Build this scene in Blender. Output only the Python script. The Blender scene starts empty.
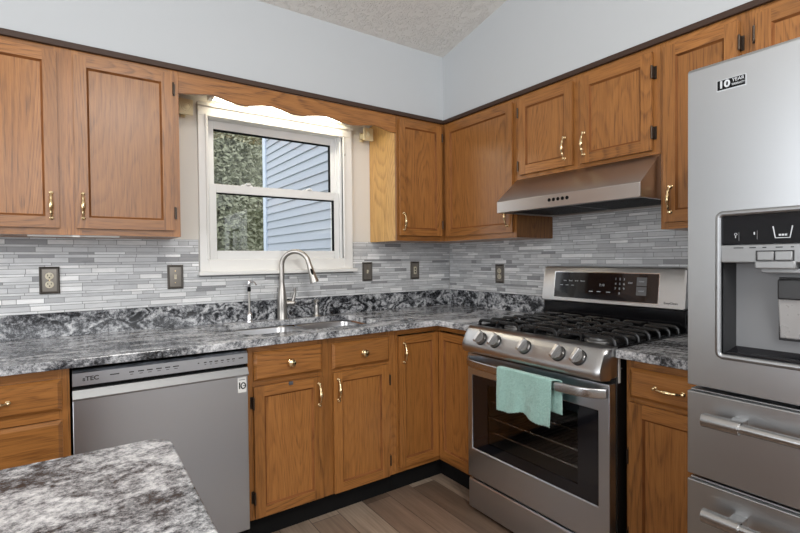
import bpy, bmesh, math, random
import numpy as np
from mathutils import Vector, Matrix
random.seed(7)
SC = bpy.context.scene
COL = SC.collection
PI = math.pi

# ------------------------------------------------------------------ camera
CP = Vector((-2.3289, -2.7026, 1.2572)); yaw, pit, rol, FPX = .9661, -.017, -.0096, 464.03
fw = Vector((math.cos(yaw)*math.cos(pit), math.sin(yaw)*math.cos(pit), math.sin(pit)))
rr = Vector((math.sin(yaw), -math.cos(yaw), 0)); uu = rr.cross(fw)
r2 = rr*math.cos(rol)+uu*math.sin(rol); u2 = -rr*math.sin(rol)+uu*math.cos(rol)
cam = bpy.data.cameras.new('camera'); co = bpy.data.objects.new('camera', cam); COL.objects.link(co)
cam.sensor_width = 36; cam.lens = FPX/800*36; cam.clip_start = .02; cam.clip_end = 200
Mx = Matrix((r2, u2, -fw)).transposed().to_4x4(); Mx.translation = CP
co.matrix_world = Mx
SC.camera = co

# ------------------------------------------------------------------ world, lights, exposure
W = bpy.data.worlds.new('world'); SC.world = W; W.use_nodes = True
bg = W.node_tree.nodes['Background']; bg.inputs[0].default_value = (.93, .96, 1, 1); bg.inputs[1].default_value = 1.9
SC.view_settings.view_transform = 'Standard'; SC.view_settings.look = 'None'
SC.view_settings.gamma = 1; SC.view_settings.use_curve_mapping = False
SC.view_settings.exposure = 0.0
def area(name, loc, target, sx, sy, power, col=(1, 1, 1)):
    l = bpy.data.lights.new(name, 'AREA'); l.shape = 'RECTANGLE'; l.size = sx; l.size_y = sy; l.energy = power; l.color = col
    o = bpy.data.objects.new(name, l); COL.objects.link(o); o.location = loc
    o.rotation_euler = (Vector(target)-Vector(loc)).to_track_quat('-Z', 'Y').to_euler()
    return o
area('daylight_left', (-5.15, -2.5, 1.4), (0, -2.5, 1.3), 2.2, 2.6, 50, (.97, .98, 1))
area('daylight_rear', (-3.0, -5.9, 1.9), (-3.0, 0, 1.5), 2.6, 1.6, 34, (.97, .98, 1))
area('daylight_rear', (-1.0, -5.9, 1.9), (-1.0, 0, 1.5), 1.2, 1.6, 14, (.97, .98, 1))
area('ceiling_lamp_light', (-1.95, -3.7, 2.86), (-1.95, -3.2, 0), .8, .35, 55, (1, .97, .93))
area('ceiling_fill', (-2.6, -3.2, 2.0), (-2.4, -2.6, 4), 1.2, 1.2, 36, (1, .98, .95))  # added fill aimed upwards to brighten the ceiling, no fitting behind it

# ------------------------------------------------------------------ helpers
def put(o, label=None, cat=None, group=None, kind=None):
    if label: o['label'] = label
    if cat: o['category'] = cat
    if group: o['group'] = group
    if kind: o['kind'] = kind
    return o
def empty(name, loc=(0, 0, 0), rz=0, label=None, cat=None, group=None, kind=None):
    o = bpy.data.objects.new(name, None); COL.objects.link(o); o.location = loc; o.rotation_euler = (0, 0, rz)
    o.empty_display_size = .05
    return put(o, label, cat, group, kind)

class MB:
    """collects faces with metre-scaled UVs (v runs along the grain) into one mesh"""
    def __init__(s): s.v = []; s.f = []; s.uv = []; s.mi = []; s.col = []
    def face(s, pts, mi=0, g=2, off=(0, 0), uv=None, col=None):
        b = len(s.v); s.v += [tuple(p) for p in pts]; s.f.append(tuple(range(b, b+len(pts))))
        if uv is None:
            P = [Vector(p) for p in pts]; n = Vector((0, 0, 0))
            for i in range(len(P)): n += P[i].cross(P[(i+1) % len(P)])
            a = [abs(n[k]) for k in range(3)]; d = a.index(max(a))
            if d == g: ax = [k for k in range(3) if k != g]; uv = [(p[ax[0]]+off[0], p[ax[1]]+off[1]) for p in P]
            else:
                c = [k for k in range(3) if k not in (d, g)][0]
                uv = [(p[c]+off[0]+p[d]*.5, p[g]+off[1]) for p in P]
        s.uv.append(uv); s.mi.append(mi); s.col.append(col)
    def box(s, lo, hi, g=2, mi=0, off=None, skip='', col=None):
        if off is None: off = (random.random()*20, random.random()*20)
        x0, y0, z0 = lo; x1, y1, z1 = hi
        if x0 > x1: x0, x1 = x1, x0
        if y0 > y1: y0, y1 = y1, y0
        if z0 > z1: z0, z1 = z1, z0
        F = {'-x': [(x0,y0,z0),(x0,y0,z1),(x0,y1,z1),(x0,y1,z0)], '+x': [(x1,y0,z0),(x1,y1,z0),(x1,y1,z1),(x1,y0,z1)],
             '-y': [(x0,y0,z0),(x1,y0,z0),(x1,y0,z1),(x0,y0,z1)], '+y': [(x0,y1,z0),(x0,y1,z1),(x1,y1,z1),(x1,y1,z0)],
             '-z': [(x0,y0,z0),(x0,y1,z0),(x1,y1,z0),(x1,y0,z0)], '+z': [(x0,y0,z1),(x1,y0,z1),(x1,y1,z1),(x0,y1,z1)]}
        for k, q in F.items():
            if k not in skip: s.face(q, mi, g, off, col=col)
        return s
    def prism(s, prof, ax, a, b, g=None, mi=0, caps=True):
        """closed profile (2-D points in the two other axes, in axis order) extruded along ax"""
        off = (random.random()*20, random.random()*20); g = ax if g is None else g
        def P(p, t):
            q = list(p); q.insert(ax, t); return tuple(q)
        n = len(prof)
        ar = sum(prof[i][0]*prof[(i+1)%n][1]-prof[(i+1)%n][0]*prof[i][1] for i in range(n))
        fl = (ar > 0) ^ (ax == 1) ^ (a > b)
        for i in range(n):
            p, q = prof[i], prof[(i+1) % n]
            F = [P(p, a), P(q, a), P(q, b), P(p, b)]
            s.face(F if fl else F[::-1], mi, g, off)
        if caps:
            A = [P(p, a) for p in prof]; B = [P(p, b) for p in prof]
            s.face(A[::-1] if fl else A, mi, g, off); s.face(B if fl else B[::-1], mi, g, off)
        return s
    def rings(s, R, mi=0, close=True, cap=True):
        n = len(R[0])
        b = len(s.v)
        for r in R: s.v += [tuple(p) for p in r]
        def add(f):
            s.f.append(tuple(f)); s.uv.append([(s.v[i][0]+s.v[i][1], s.v[i][2]) for i in f]); s.mi.append(mi); s.col.append(None)
        for i in range(len(R)-1):
            for j in range(n if close else n-1):
                k = (j+1) % n
                add([b+i*n+j, b+i*n+k, b+(i+1)*n+k, b+(i+1)*n+j])
        if cap and close:
            add([b+j for j in range(n)][::-1]); e = b+(len(R)-1)*n; add([e+j for j in range(n)])
        return s
    def tube(s, path, r, n=12, mi=0, sec=None, up=None, cap=True):
        """r: number or list; sec: 2-D section scaled by r"""
        P = [Vector(p) for p in path]; m = len(P)
        if not isinstance(r, (list, tuple)): r = [r]*m
        sec = sec or [(math.cos(2*PI*k/n), math.sin(2*PI*k/n)) for k in range(n)]
        T = []
        for i in range(m):
            t = (P[min(i+1, m-1)]-P[max(i-1, 0)]); t.normalize(); T.append(t)
        u = Vector(up) if up else (Vector((0, 0, 1)) if abs(T[0].z) < .9 else Vector((1, 0, 0)))
        R = []
        for i in range(m):
            u = (u-T[i]*u.dot(T[i])); u.normalize(); w = T[i].cross(u)
            R.append([P[i]+(u*a+w*b_)*r[i] for a, b_ in sec])
        return s.rings(R, mi, cap=cap)
    def cyl(s, p0, p1, r0, r1=None, n=20, mi=0):
        return s.tube([p0, p1], [r0, r0 if r1 is None else r1], n, mi)
    def lathe(s, prof, org, axis=(0, 0, 1), n=20, mi=0):
        a = Vector(axis).normalized(); o = Vector(org)
        u = a.orthogonal().normalized(); w = a.cross(u)
        return s.rings([[o+a*h+(u*math.cos(2*PI*k/n)+w*math.sin(2*PI*k/n))*max(r, 1e-5) for k in range(n)] for r, h in prof], mi)
    def ball(s, c, r, n=12, mi=0, sc=(1, 1, 1)):
        c = Vector(c)
        return s.rings([[c+Vector((r*sc[0]*math.sin(t)*math.cos(2*PI*k/n), r*sc[1]*math.sin(t)*math.sin(2*PI*k/n), -r*sc[2]*math.cos(t))) for k in range(n)]
                        for t in [max(1e-3, min(PI-1e-3, PI*i/(n//2+2))) for i in range(n//2+3)]], mi)
    def build(s, name, mats, parent=None, bevel=0, seg=2, smooth=True, weld=False, ang=40, loc=None):
        me = bpy.data.meshes.new(name); me.from_pydata(s.v, [], s.f)
        uvl = me.uv_layers.new(name='UVMap')
        flat = [c for f in s.uv for p in f for c in p]; uvl.data.foreach_set('uv', flat)
        if any(c is not None for c in s.col):
            at = me.color_attributes.new('tint', 'FLOAT_COLOR', 'CORNER'); d = []
            for f, c in zip(s.f, s.col): d += list(c or (1, 1, 1, 1))*len(f)
            at.data.foreach_set('color', d)
        if not isinstance(mats, (list, tuple)): mats = [mats]
        for m in mats: me.materials.append(m)
        me.polygons.foreach_set('material_index', s.mi)
        bm = bmesh.new(); bm.from_mesh(me)
        if weld or bevel: bmesh.ops.remove_doubles(bm, verts=bm.verts, dist=1e-5)
        bmesh.ops.recalc_face_normals(bm, faces=bm.faces) if not weld == 'keep' else None
        bm.to_mesh(me); bm.free()
        if smooth: me.shade_smooth(); me.set_sharp_from_angle(angle=math.radians(ang))
        o = bpy.data.objects.new(name, me); COL.objects.link(o)
        if parent: o.parent = parent
        if loc: o.location = loc
        if bevel:
            b = o.modifiers.new('bevel', 'BEVEL'); b.width = bevel; b.segments = seg; b.limit_method = 'ANGLE'; b.angle_limit = math.radians(35)
        return o

def text(name, body, size, loc, mat, parent, rot=(PI/2, 0, 0), align='CENTER', ext=.0004, sx=1, bold=0):
    c = bpy.data.curves.new(name, 'FONT'); c.body = body; c.size = size; c.align_x = align; c.align_y = 'CENTER'; c.extrude = ext; c.offset = bold
    t = bpy.data.objects.new(name, c); COL.objects.link(t)
    me = bpy.data.meshes.new_from_object(t.evaluated_get(bpy.context.evaluated_depsgraph_get()))
    bpy.data.objects.remove(t); me.materials.clear(); me.materials.append(mat)
    o = bpy.data.objects.new(name, me); COL.objects.link(o); o.parent = parent; o.location = loc; o.rotation_euler = rot; o.scale = (sx, 1, 1)
    return o

# ------------------------------------------------------------------ materials
def srgb(r, g, b):
    f = lambda c: ((c/255+.055)/1.055)**2.4 if c > 10 else c/255/12.92
    return (f(r), f(g), f(b), 1)
class N:
    def __init__(s, name):
        s.m = bpy.data.materials.new(name); s.m.use_nodes = True; s.t = s.m.node_tree; s.n = s.t.nodes; s.p = s.n['Principled BSDF']
    def add(s, t, **k):
        x = s.n.new(t)
        for a, b in k.items(): setattr(x, a, b)
        return x
    def l(s, a, b): s.t.links.new(a, b)
    def mapping(s, src, scale, loc=(0, 0, 0), rot=(0, 0, 0)):
        m = s.add('ShaderNodeMapping'); m.inputs['Scale'].default_value = scale; m.inputs['Location'].default_value = loc; m.inputs['Rotation'].default_value = rot
        s.l(src, m.inputs[0]); return m.outputs[0]
    def noise(s, v, scale=1, detail=2, rough=.5, dist=0):
        x = s.add('ShaderNodeTexNoise'); x.inputs['Scale'].default_value = scale; x.inputs['Detail'].default_value = detail
        x.inputs['Roughness'].default_value = rough; x.inputs['Distortion'].default_value = dist; s.l(v, x.inputs['Vector']); return x.outputs[0]
    def math(s, op, a, b=None, clamp=False):
        x = s.add('ShaderNodeMath', operation=op, use_clamp=clamp)
        for i, q in enumerate((a, b)):
            if q is None: continue
            if isinstance(q, (int, float)): x.inputs[i].default_value = q
            else: s.l(q, x.inputs[i])
        return x.outputs[0]
    def ramp(s, v, stops):
        x = s.add('ShaderNodeValToRGB'); e = x.color_ramp.elements
        while len(e) < len(stops): e.new(.5)
        for k, (p, c) in zip(e, stops): k.position = p; k.color = c if len(c) == 4 else (*c, 1)
        s.l(v, x.inputs[0]); return x.outputs[0]
    def mix(s, f, a, b, bt='MIX'):
        x = s.add('ShaderNodeMix', data_type='RGBA', blend_type=bt)
        for i, q in ((0, f), (6, a), (7, b)):
            if isinstance(q, (int, float)): x.inputs[i].default_value = q
            elif isinstance(q, tuple): x.inputs[i].default_value = q
            else: s.l(q, x.inputs[i])
        return x.outputs[2]
    def bump(s, h, st, d=.001):
        x = s.add('ShaderNodeBump'); x.inputs['Strength'].default_value = st; x.inputs['Distance'].default_value = d
        s.l(h, x.inputs['Height']); s.l(x.outputs[0], s.p.inputs['Normal'])
    def coord(s, k='Object'): return s.add('ShaderNodeTexCoord').outputs[k]
    def base(s, v):
        if isinstance(v, tuple): s.p.inputs['Base Color'].default_value = v
        else: s.l(v, s.p.inputs['Base Color'])
    def set(s, **k):
        for a, b in k.items(): s.p.inputs[a.replace('_', ' ')].default_value = b
        return s

def plain(name, col, rough=.5, metal=0, **k):
    x = N(name); x.base(col); x.set(Roughness=rough, Metallic=metal, **k)
    c = x.coord(); n = x.noise(c, 40, 2)
    x.l(x.math('ADD', x.math('MULTIPLY', n, .08), rough-.04), x.p.inputs['Roughness'])
    return x.m
def wood(name, light, mid, dark, rough=.34):
    x = N(name); uv = x.add('ShaderNodeUVMap', uv_map='UVMap').outputs[0]
    big = x.noise(x.mapping(uv, (4.2, .55, 1)), 1, 1.2, .5, .12)
    fine = x.noise(x.mapping(uv, (30, 2.0, 1)), 1, 2, .5)
    f = x.math('FRACT', x.math('ADD', x.math('MULTIPLY', big, 34), x.math('MULTIPLY', fine, .9)))
    ring = x.ramp(f, [(0, (.55, .55, .55)), (.1, (1, 1, 1)), (.32, (.45, .45, .45)), (.62, (0, 0, 0)), (.93, (0, 0, 0)), (1, (.55, .55, .55))])
    pore = x.ramp(x.noise(x.mapping(uv, (260, 9, 1)), 1, 2, .6), [(.40, (1, 1, 1)), (.56, (0, 0, 0))])
    streak = x.ramp(x.noise(x.mapping(uv, (85, 1.5, 1)), 1, 3, .6), [(.40, (0, 0, 0)), (.64, (1, 1, 1))])
    c = x.mix(x.math('MULTIPLY', streak, .55), light, mid)
    vis = x.ramp(x.noise(x.mapping(uv, (3, .8, 1), (5, 2, 0)), 1, 1), [(.32, (.25, .25, .25)), (.62, (.8, .8, .8))])
    k = x.math('MULTIPLY', x.math('MULTIPLY', ring, vis), x.math('ADD', x.math('MULTIPLY', pore, .6), .30))
    c = x.mix(k, c, dark)
    c = x.mix(x.math('MULTIPLY', pore, .22), c, dark)
    tone = x.noise(x.mapping(uv, (.9, .25, 1)), 1, 0)
    c = x.mix(1.0, c, x.ramp(tone, [(.3, (.84, .83, .80)), (.7, (1.1, 1.1, 1.1))]), 'MULTIPLY')
    x.base(c); x.set(Roughness=rough, Specular_IOR_Level=.4 if rough < .5 else .15, Coat_Weight=.22 if rough < .5 else 0, Coat_Roughness=.26)
    x.bump(x.math('SUBTRACT', 1, x.math('ADD', x.math('MULTIPLY', k, .8), x.math('MULTIPLY', pore, .2))), .3, .0006)
    return x.m
OAK = wood('oak', srgb(164, 110, 57), srgb(142, 90, 42), srgb(78, 45, 19))
OAK_LIT = wood('oak_tube_lit', srgb(206, 164, 100), srgb(188, 142, 80), srgb(140, 98, 52))  # paler oak for one side panel: sink tube's glow put into the colour
OAKD = plain('dark_oak_edge', srgb(58, 38, 26), .6)
def granite(name, stretch, sw=1., rough=.16, lo=0, rot=0, bw=.2, sa=.8, ss=(1, 1, 1)):
    x = N(name); c = x.coord()
    p = x.mapping(c, stretch, rot=(0, 0, rot))
    warp = x.add('ShaderNodeTexNoise'); warp.inputs['Scale'].default_value = 2.2; warp.inputs['Detail'].default_value = 3; x.l(p, warp.inputs['Vector'])
    vm = x.add('ShaderNodeVectorMath', operation='MULTIPLY_ADD'); x.l(warp.outputs[1], vm.inputs[0]); vm.inputs[1].default_value = (.7*sw,)*3; x.l(p, vm.inputs[2])
    q = vm.outputs[0]
    a = x.noise(q, 3.0, 6, .62, .6*sw)
    band = x.math('ADD', x.math('MULTIPLY', x.math('SINE', x.math('MULTIPLY', x.noise(q, 1.7, 2, .5), 46)), .5), .5)
    sp = x.noise(x.mapping(c, ss), 75, 5, .8)
    sp2 = x.noise(x.mapping(c, (1, 1, 1), (3, 1, 2)), 260, 2, .6)
    v = x.math('ADD', x.math('MULTIPLY', a, .95), x.math('MULTIPLY', x.math('SUBTRACT', band, .4), bw))
    v = x.math('ADD', v, x.math('MULTIPLY', sp, sa))
    v = x.math('ADD', v, x.math('MULTIPLY', sp2, .25))
    col = x.ramp(x.math('SUBTRACT', v, .53+lo+(sa-.8)*.5), [(.24, srgb(24, 25, 28)), (.38, srgb(70, 72, 76)), (.5, srgb(128, 130, 134)), (.62, srgb(176, 178, 181)), (.82, srgb(224, 225, 227))])
    x.base(col); x.set(Roughness=rough, Specular_IOR_Level=.5)
    return x.m
GR_TOP = granite('granite_counter', (.9, 2.2, 1), .9, .12, lo=-.06, sa=1.2, ss=(.9, .32, 1))
GR_TOPY = granite('granite_counter_side', (2.2, .9, 1), .9, .2, lo=-.07, sa=1.4, ss=(.4, .9, 1))
GR_UP = granite('granite_upstand', (2.4, 2.4, 3.6), 1.2, .14, lo=.05, bw=.24, sa=1.25, ss=(.9, .9, .9))
GR_IS = granite('granite_island', (1.8, 2.6, 1), 1.2, .2, lo=-.04, rot=.5, bw=.10, sa=1.1, ss=(.8, .8, .8))
def steel(name, col, rough, ax=2, bs=.06, metal=1.0):
    x = N(name); c = x.coord()
    sc = [420, 420, 420]; sc[ax] = 4
    n = x.noise(x.mapping(c, tuple(sc)), 1, 2, .6)
    x.base(x.mix(n, (col[0]*.992, col[1]*.992, col[2]*.992, 1), (min(1, col[0]*1.008), min(1, col[1]*1.008), min(1, col[2]*1.008), 1)))
    x.l(x.math('ADD', x.math('MULTIPLY', n, .02), rough-.01), x.p.inputs['Roughness'])
    x.set(Metallic=metal)
    return x.m
SS = steel('stainless_steel', (.50, .50, .51), .27, 0)          # brushed along x
SSZ = steel('stainless_steel_vertical', (.50, .515, .53), .33, 2)
SSH = steel('stainless_handle', (.46, .46, .46), .27, 0)
SSD = steel('dark_stainless', (.55, .59, .64), .29, 0)
SSHD = steel('pocket_steel', (.36, .37, .38), .38, 0)
SSW = steel('bright_stainless', (.60, .60, .60), .36, 0)
NICKEL = steel('brushed_nickel', (.47, .45, .42), .36, 2, .03)
CHROME = plain('chrome', (.75, .75, .76, 1), .14, 1)
BRASS = plain('polished_brass', (.80, .62, .36, 1), .16, 1)
HINGE = plain('antique_hinge', (.06, .045, .035, 1), .35, .8)
BLACK = plain('black_enamel', (.005, .005, .006, 1), .16, 0, Specular_IOR_Level=.35)
IRON = plain('cast_iron', (.005, .005, .0055, 1), .26, 0, Specular_IOR_Level=.45)
BMAT = plain('matte_black', (.006, .006, .006, 1), .8, 0, Specular_IOR_Level=.15)
GLASSB = plain('black_glass', (.006, .006, .008, 1), .06, 0, Specular_IOR_Level=.6)
GREY = plain('grey_plastic', srgb(120, 122, 125), .35)
LGREY = plain('light_grey_panel', srgb(150, 152, 154), .3, .35)
DGREY = plain('dark_grey_plastic', srgb(45, 46, 48), .4)
INK = plain('dark_print', srgb(38, 38, 40), .5)
PRINT = plain('pale_print', srgb(200, 205, 210), .5)
WHITE = plain('white_vinyl', srgb(232, 233, 232), .38)
CASING = plain('white_painted_trim', srgb(236, 236, 233), .4)
LABELW = plain('white_sticker', srgb(225, 225, 222), .5)
PLATE = plain('pewter_plate', srgb(128, 123, 116), .42, .55)
PLATED = plain('pewter_edge', srgb(84, 80, 75), .42, .5)
IVORY = plain('ivory_device', srgb(206, 198, 176), .4)
ALMOND = plain('white_bracket_paint', srgb(226, 212, 172), .45)
def wallpaint(name, col):
    x = N(name); x.base(col); x.set(Roughness=.75); x.bump(x.noise(x.coord(), 180, 3), .08, .001); return x.m
WALL = wallpaint('pale_blue_grey_paint', srgb(186, 190, 193))
WALLK = wallpaint('warm_grey_paint', srgb(222, 218, 210))
def ceilmat():
    x = N('textured_ceiling'); x.base(srgb(222, 219, 214)); x.set(Roughness=.9)
    c = x.coord(); v = x.noise(x.mapping(c, (1, 1, 1)), 26, 3, .55, 1.3)
    h = x.ramp(v, [(.50, (0, 0, 0)), (.56, (1, 1, 1)), (.62, (.4, .4, .4))])
    x.bump(h, .6, .009); return x.m
CEIL = ceilmat()
def floormat():
    x = N('plank_floor'); c = x.coord()
    p = x.mapping(c, (1, 1, 1), rot=(0, 0, PI/2), loc=(.31, .05, 0))
    b = x.add('ShaderNodeTexBrick'); b.offset = .37; b.offset_frequency = 2
    x.l(p, b.inputs['Vector']); b.inputs['Scale'].default_value = 1; b.inputs['Brick Width'].default_value = .92; b.inputs['Row Height'].default_value = .152
    b.inputs['Mortar Size'].default_value = .0016; b.inputs['Color1'].default_value = (0, 0, 0, 1); b.inputs['Color2'].default_value = (1, 1, 1, 1); b.inputs['Mortar'].default_value = (.5, .5, .5, 1)
    b.inputs['Bias'].default_value = 0
    tone = x.ramp(b.outputs[0], [(0, srgb(106, 88, 74)), (.5, srgb(132, 111, 95)), (1, srgb(166, 150, 133))])
    g = x.noise(x.mapping(c, (70, 3, 1)), 1, 4, .65)
    g2 = x.noise(x.mapping(c, (9, 1.2, 1)), 1, 3, .6, .6)
    col = x.mix(1., tone, x.ramp(g, [(.3, (.74, .72, .70)), (.7, (1.12, 1.12, 1.12))]), 'MULTIPLY')
    col = x.mix(1., col, x.ramp(g2, [(.3, (.8, .8, .8)), (.7, (1.15, 1.15, 1.15))]), 'MULTIPLY')
    col = x.mix(b.outputs[1], col, srgb(60, 48, 42))
    x.base(col); x.set(Roughness=.42); x.bump(g, .12, .001); return x.m
FLOOR = floormat()
def tilemat():
    x = N('mosaic_tile'); a = x.add('ShaderNodeAttribute', attribute_name='tint'); c = x.coord()
    n = x.noise(x.mapping(c, (8, 8, 30)), 1, 4, .6, 1)
    x.base(x.mix(1., a.outputs[0], x.ramp(n, [(.3, (.86, .86, .87)), (.7, (1.08, 1.08, 1.08))]), 'MULTIPLY')); x.set(Roughness=.3, Specular_IOR_Level=.4); return x.m
TILE = tilemat()
GROUT = plain('grey_grout', srgb(132, 134, 135), .8)
def towelmat():
    x = N('mint_terry'); c = x.coord(); n = x.noise(c, 105, 4, .8)
    x.base(x.mix(n, srgb(104, 152, 144), srgb(184, 222, 213))); x.set(Roughness=.95, Sheen_Weight=.4); x.bump(n, 1., .006); return x.m
TOWEL = towelmat()
def emit(name, col, st):
    x = N(name); x.base(col); x.set(Emission_Color=col, Emission_Strength=st); return x.m
TUBE = emit('lit_tube', (1, .88, .66, 1), 10)
def glass(name, mixf=.9, tint=(1, 1, 1, 1)):
    x = N(name); tr = x.add('ShaderNodeBsdfTransparent'); tr.inputs[0].default_value = tint
    gl = x.add('ShaderNodeBsdfGlossy'); gl.inputs['Roughness'].default_value = .02
    lw = x.add('ShaderNodeLayerWeight'); lw.inputs[0].default_value = .5
    mx = x.add('ShaderNodeMixShader'); x.l(x.math('ADD', x.math('MULTIPLY', x.math('POWER', lw.outputs['Facing'], 5), .9), .04), mx.inputs[0]); x.l(tr.outputs[0], mx.inputs[1]); x.l(gl.outputs[0], mx.inputs[2])
    x.l(mx.outputs[0], x.n['Material Output'].inputs[0]); return x.m
PANE = glass('window_glass')
OVENGLASS = glass('smoked_oven_glass', tint=(.72, .70, .68, 1))

# ------------------------------------------------------------------ setting
FZ = -.03                       # floor level
ZT, ZB, ZC, ZCS, ZG, ZK = 2.165, 1.369, .908, .876, 1.02, .089
DU, DB, DC = .323, .6236, .675
XL, YR = -5.2, -6.0
def struct(o): o['kind'] = 'structure'; return o
zc = lambda y: 2.586 + .213*(-DU-y)
m = MB(); m.box((XL-.12, YR-.12, FZ-.1), (.12, .12, FZ)); struct(m.build('floor', FLOOR, smooth=False))
WX0, WX1, WZ0, WZ1 = -1.752, -.912, 1.235, 2.065      # opening of the kitchen window
m = MB()
m.box((XL, 0, FZ), (WX0, .14, ZT)); m.box((WX1, 0, FZ), (0.12, .14, ZT)); m.box((WX0, 0, FZ), (WX1, .14, WZ0)); m.box((WX0, 0, WZ1), (WX1, .14, ZT))
struct(m.build('wall_back', WALLK, smooth=False, weld=False))
m = MB(); m.box((XL, -DU, ZT), (0.12, .14, 2.72)); struct(m.build('wall_back_upper', WALL, smooth=False))
m = MB(); m.box((0, YR, FZ), (.12, 0, ZT)); struct(m.build('wall_right', WALLK, smooth=False))
m = MB(); m.box((-DU, YR, ZT), (.12, -DU, 3.95)); struct(m.build('wall_right_upper', WALL, smooth=False))
# rear and left walls with their daylight openings
m = MB()
m.box((XL-.12, -DU, FZ), (XL, .14, 2.72)); m.box((XL-.12, YR, FZ), (XL, -3.7, 3.95)); m.box((XL-.12, -3.7, 2.75), (XL, -1.35, 3.95)); m.box((XL-.12, -3.7, FZ), (XL, -1.35, .05)); m.box((XL-.12, -1.35, FZ), (XL, -DU, 2.85))
struct(m.build('wall_left', WALL, smooth=False))
m = MB()
for a, b in ((XL, -4.35), (-1.65, -1.62), (-.38, .12)): m.box((a, YR-.12, FZ), (b, YR, 3.95))
for a, b in ((-4.35, -1.65), (-1.62, -.38)): m.box((a, YR-.12, FZ), (b, YR, 1.05)); m.box((a, YR-.12, 2.75), (b, YR, 3.95))
struct(m.build('wall_rear', WALL, smooth=False))
m = MB(); m.prism([(-DU, zc(-DU)), (YR, zc(YR)), (YR, zc(YR)+.1), (-DU, zc(-DU)+.1)], 0, XL, -DU); struct(m.build('ceiling', CEIL, smooth=False))
# dark cornice strip between the soffit and the cabinets
m = MB(); m.box((XL, -DU-.016, 2.141), (-DU-.016, -DU, ZT+.002), g=0); struct(m.build('trim_1', OAKD, bevel=.003))
m = MB(); m.box((-DU-.016, -3.2, 2.141), (-DU, -DU, ZT+.002), g=1); struct(m.build('trim_2', OAKD, bevel=.004))

# ------------------------------------------------------------------ kitchen window
win = struct(empty('window_1', (0, 0, 0)))
CX0, CX1, CZ0, CZ1 = -1.79, -.848, 1.196, 2.103
m = MB(); w = .048
m.box((CX0, -.018, CZ0), (CX0+w, 0, CZ1)); m.box((CX1-w-.02, -.018, CZ0), (CX1, 0, CZ1)); m.box((CX0, -.019, CZ1-w-.01), (CX1, 0, CZ1), g=0)
m.box((CX0, -.016, CZ0), (CX1, 0, 1.262), g=0)
m.box((CX0-.004, -.03, CZ1-.008), (CX1+.004, 0, CZ1+.012), g=0)
m.box((CX0+w-.012, -.026, 1.26), (CX0+w, 0, CZ1-w)); m.box((CX1-w-.02, -.026, 1.26), (CX1-w-.008, 0, CZ1-w)); m.box((CX0+w, -.026, CZ1-w-.012), (CX1-w, 0, CZ1-w), g=0)
m.build('casing', CASING, win, bevel=.003)
m = MB(); m.box((CX0-.012, -.062, 1.176), (CX1+.012, .0, 1.197), g=0); m.build('window_sill', CASING, win, bevel=.004)
m = MB()   # jamb lining
m.box((WX0, 0, WZ0), (WX0+.018, .14, WZ1)); m.box((WX1-.018, 0, WZ0), (WX1, .14, WZ1)); m.box((WX0, 0, WZ1-.018), (WX1, .14, WZ1)); m.box((WX0, 0, WZ0), (WX1, .14, WZ0+.022))
m.box((WX0+.018, .045, WZ0), (WX0+.028, .055, WZ1)); m.box((WX1-.028, .045, WZ0), (WX1-.018, .055, WZ1))
m.build('window_frame', WHITE, win, bevel=.002)
def sash(x0, x1, z0, z1, gx0, gx1, gz0, gz1, y0, y1, name):
    m = MB()
    m.box((x0, y0, z0), (gx0, y1, z1)); m.box((gx1, y0, z0), (x1, y1, z1)); m.box((gx0, y0, z0), (gx1, y1, gz0), g=0); m.box((gx0, y0, gz1), (gx1, y1, z1), g=0)
    s = m.build(name, WHITE, win, bevel=.003)
    m = MB(); m.box((gx0, (y0+y1)/2-.002, gz0), (gx1, (y0+y1)/2+.002, gz1)); m.build('glass_pane', PANE, s, smooth=False)
    m = MB(); m.box((gx0, y0+.002, gz1-.006), (gx1, y1-.002, gz1)); m.box((gx1-.004, y0+.002, gz0), (gx1, y1-.002, gz1-.006)); m.build('gasket', BMAT, s, smooth=False)
    return s
sash(WX0+.02, WX1-.02, 1.258, 1.684, -1.694, -.967, 1.311, 1.636, .012, .044, 'lower_sash')
sash(WX0+.02, WX1-.02, 1.64, 2.047, -1.694, -.967, 1.683, 2.0, .058, .088, 'upper_sash')
m = MB()
for x in (-1.52, -1.14): m.box((x-.03, .016, 1.684), (x+.03, .044, 1.692)); m.lathe([(.012, 0), (.012, .006), (.003, .009)], (x, .03, 1.69)); m.box((x-.008, .0, 1.69), (x+.016, .03, 1.70))
m.build('sash_lock', WHITE, win, bevel=.001)
m = MB(); m.box((-.905, -.02, 1.925), (-.899, -.017, 1.94)); m.build('catch', HINGE, win)

# ------------------------------------------------------------------ outside
m = MB(); m.box((-25, .2, -1.0), (30, 40, -.9)); struct(m.build('ground', plain('lawn', srgb(86, 104, 62), .95), smooth=False))
nb = empty('neighbouring_wing', (-.12, .16, -.9), 0, 'pale blue lap-sided house wing seen through the right half of the kitchen window', 'house')
m = MB(); s_ = .1035
for i in range(58):
    z = i*s_
    m.prism([(0.012, z+s_), (-.004, z+s_), (-.022, z+.001), (.012, z)], 1, 0.0, 3.64, caps=True)
SID = plain('pale_blue_siding', srgb(176, 184, 196), .6)
m.build('siding', SID, nb, smooth=False)
m = MB(); m.box((.012, 0, 0), (4, 3.64, 6.0)); m.build('wing_wall', SID, nb, smooth=False)
m = MB(); m.box((-.035, 3.6, 0), (.09, 3.71, 6)); m.build('corner_board', plain('white_corner_board', srgb(205, 218, 235), .5), nb, bevel=.004)
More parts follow.
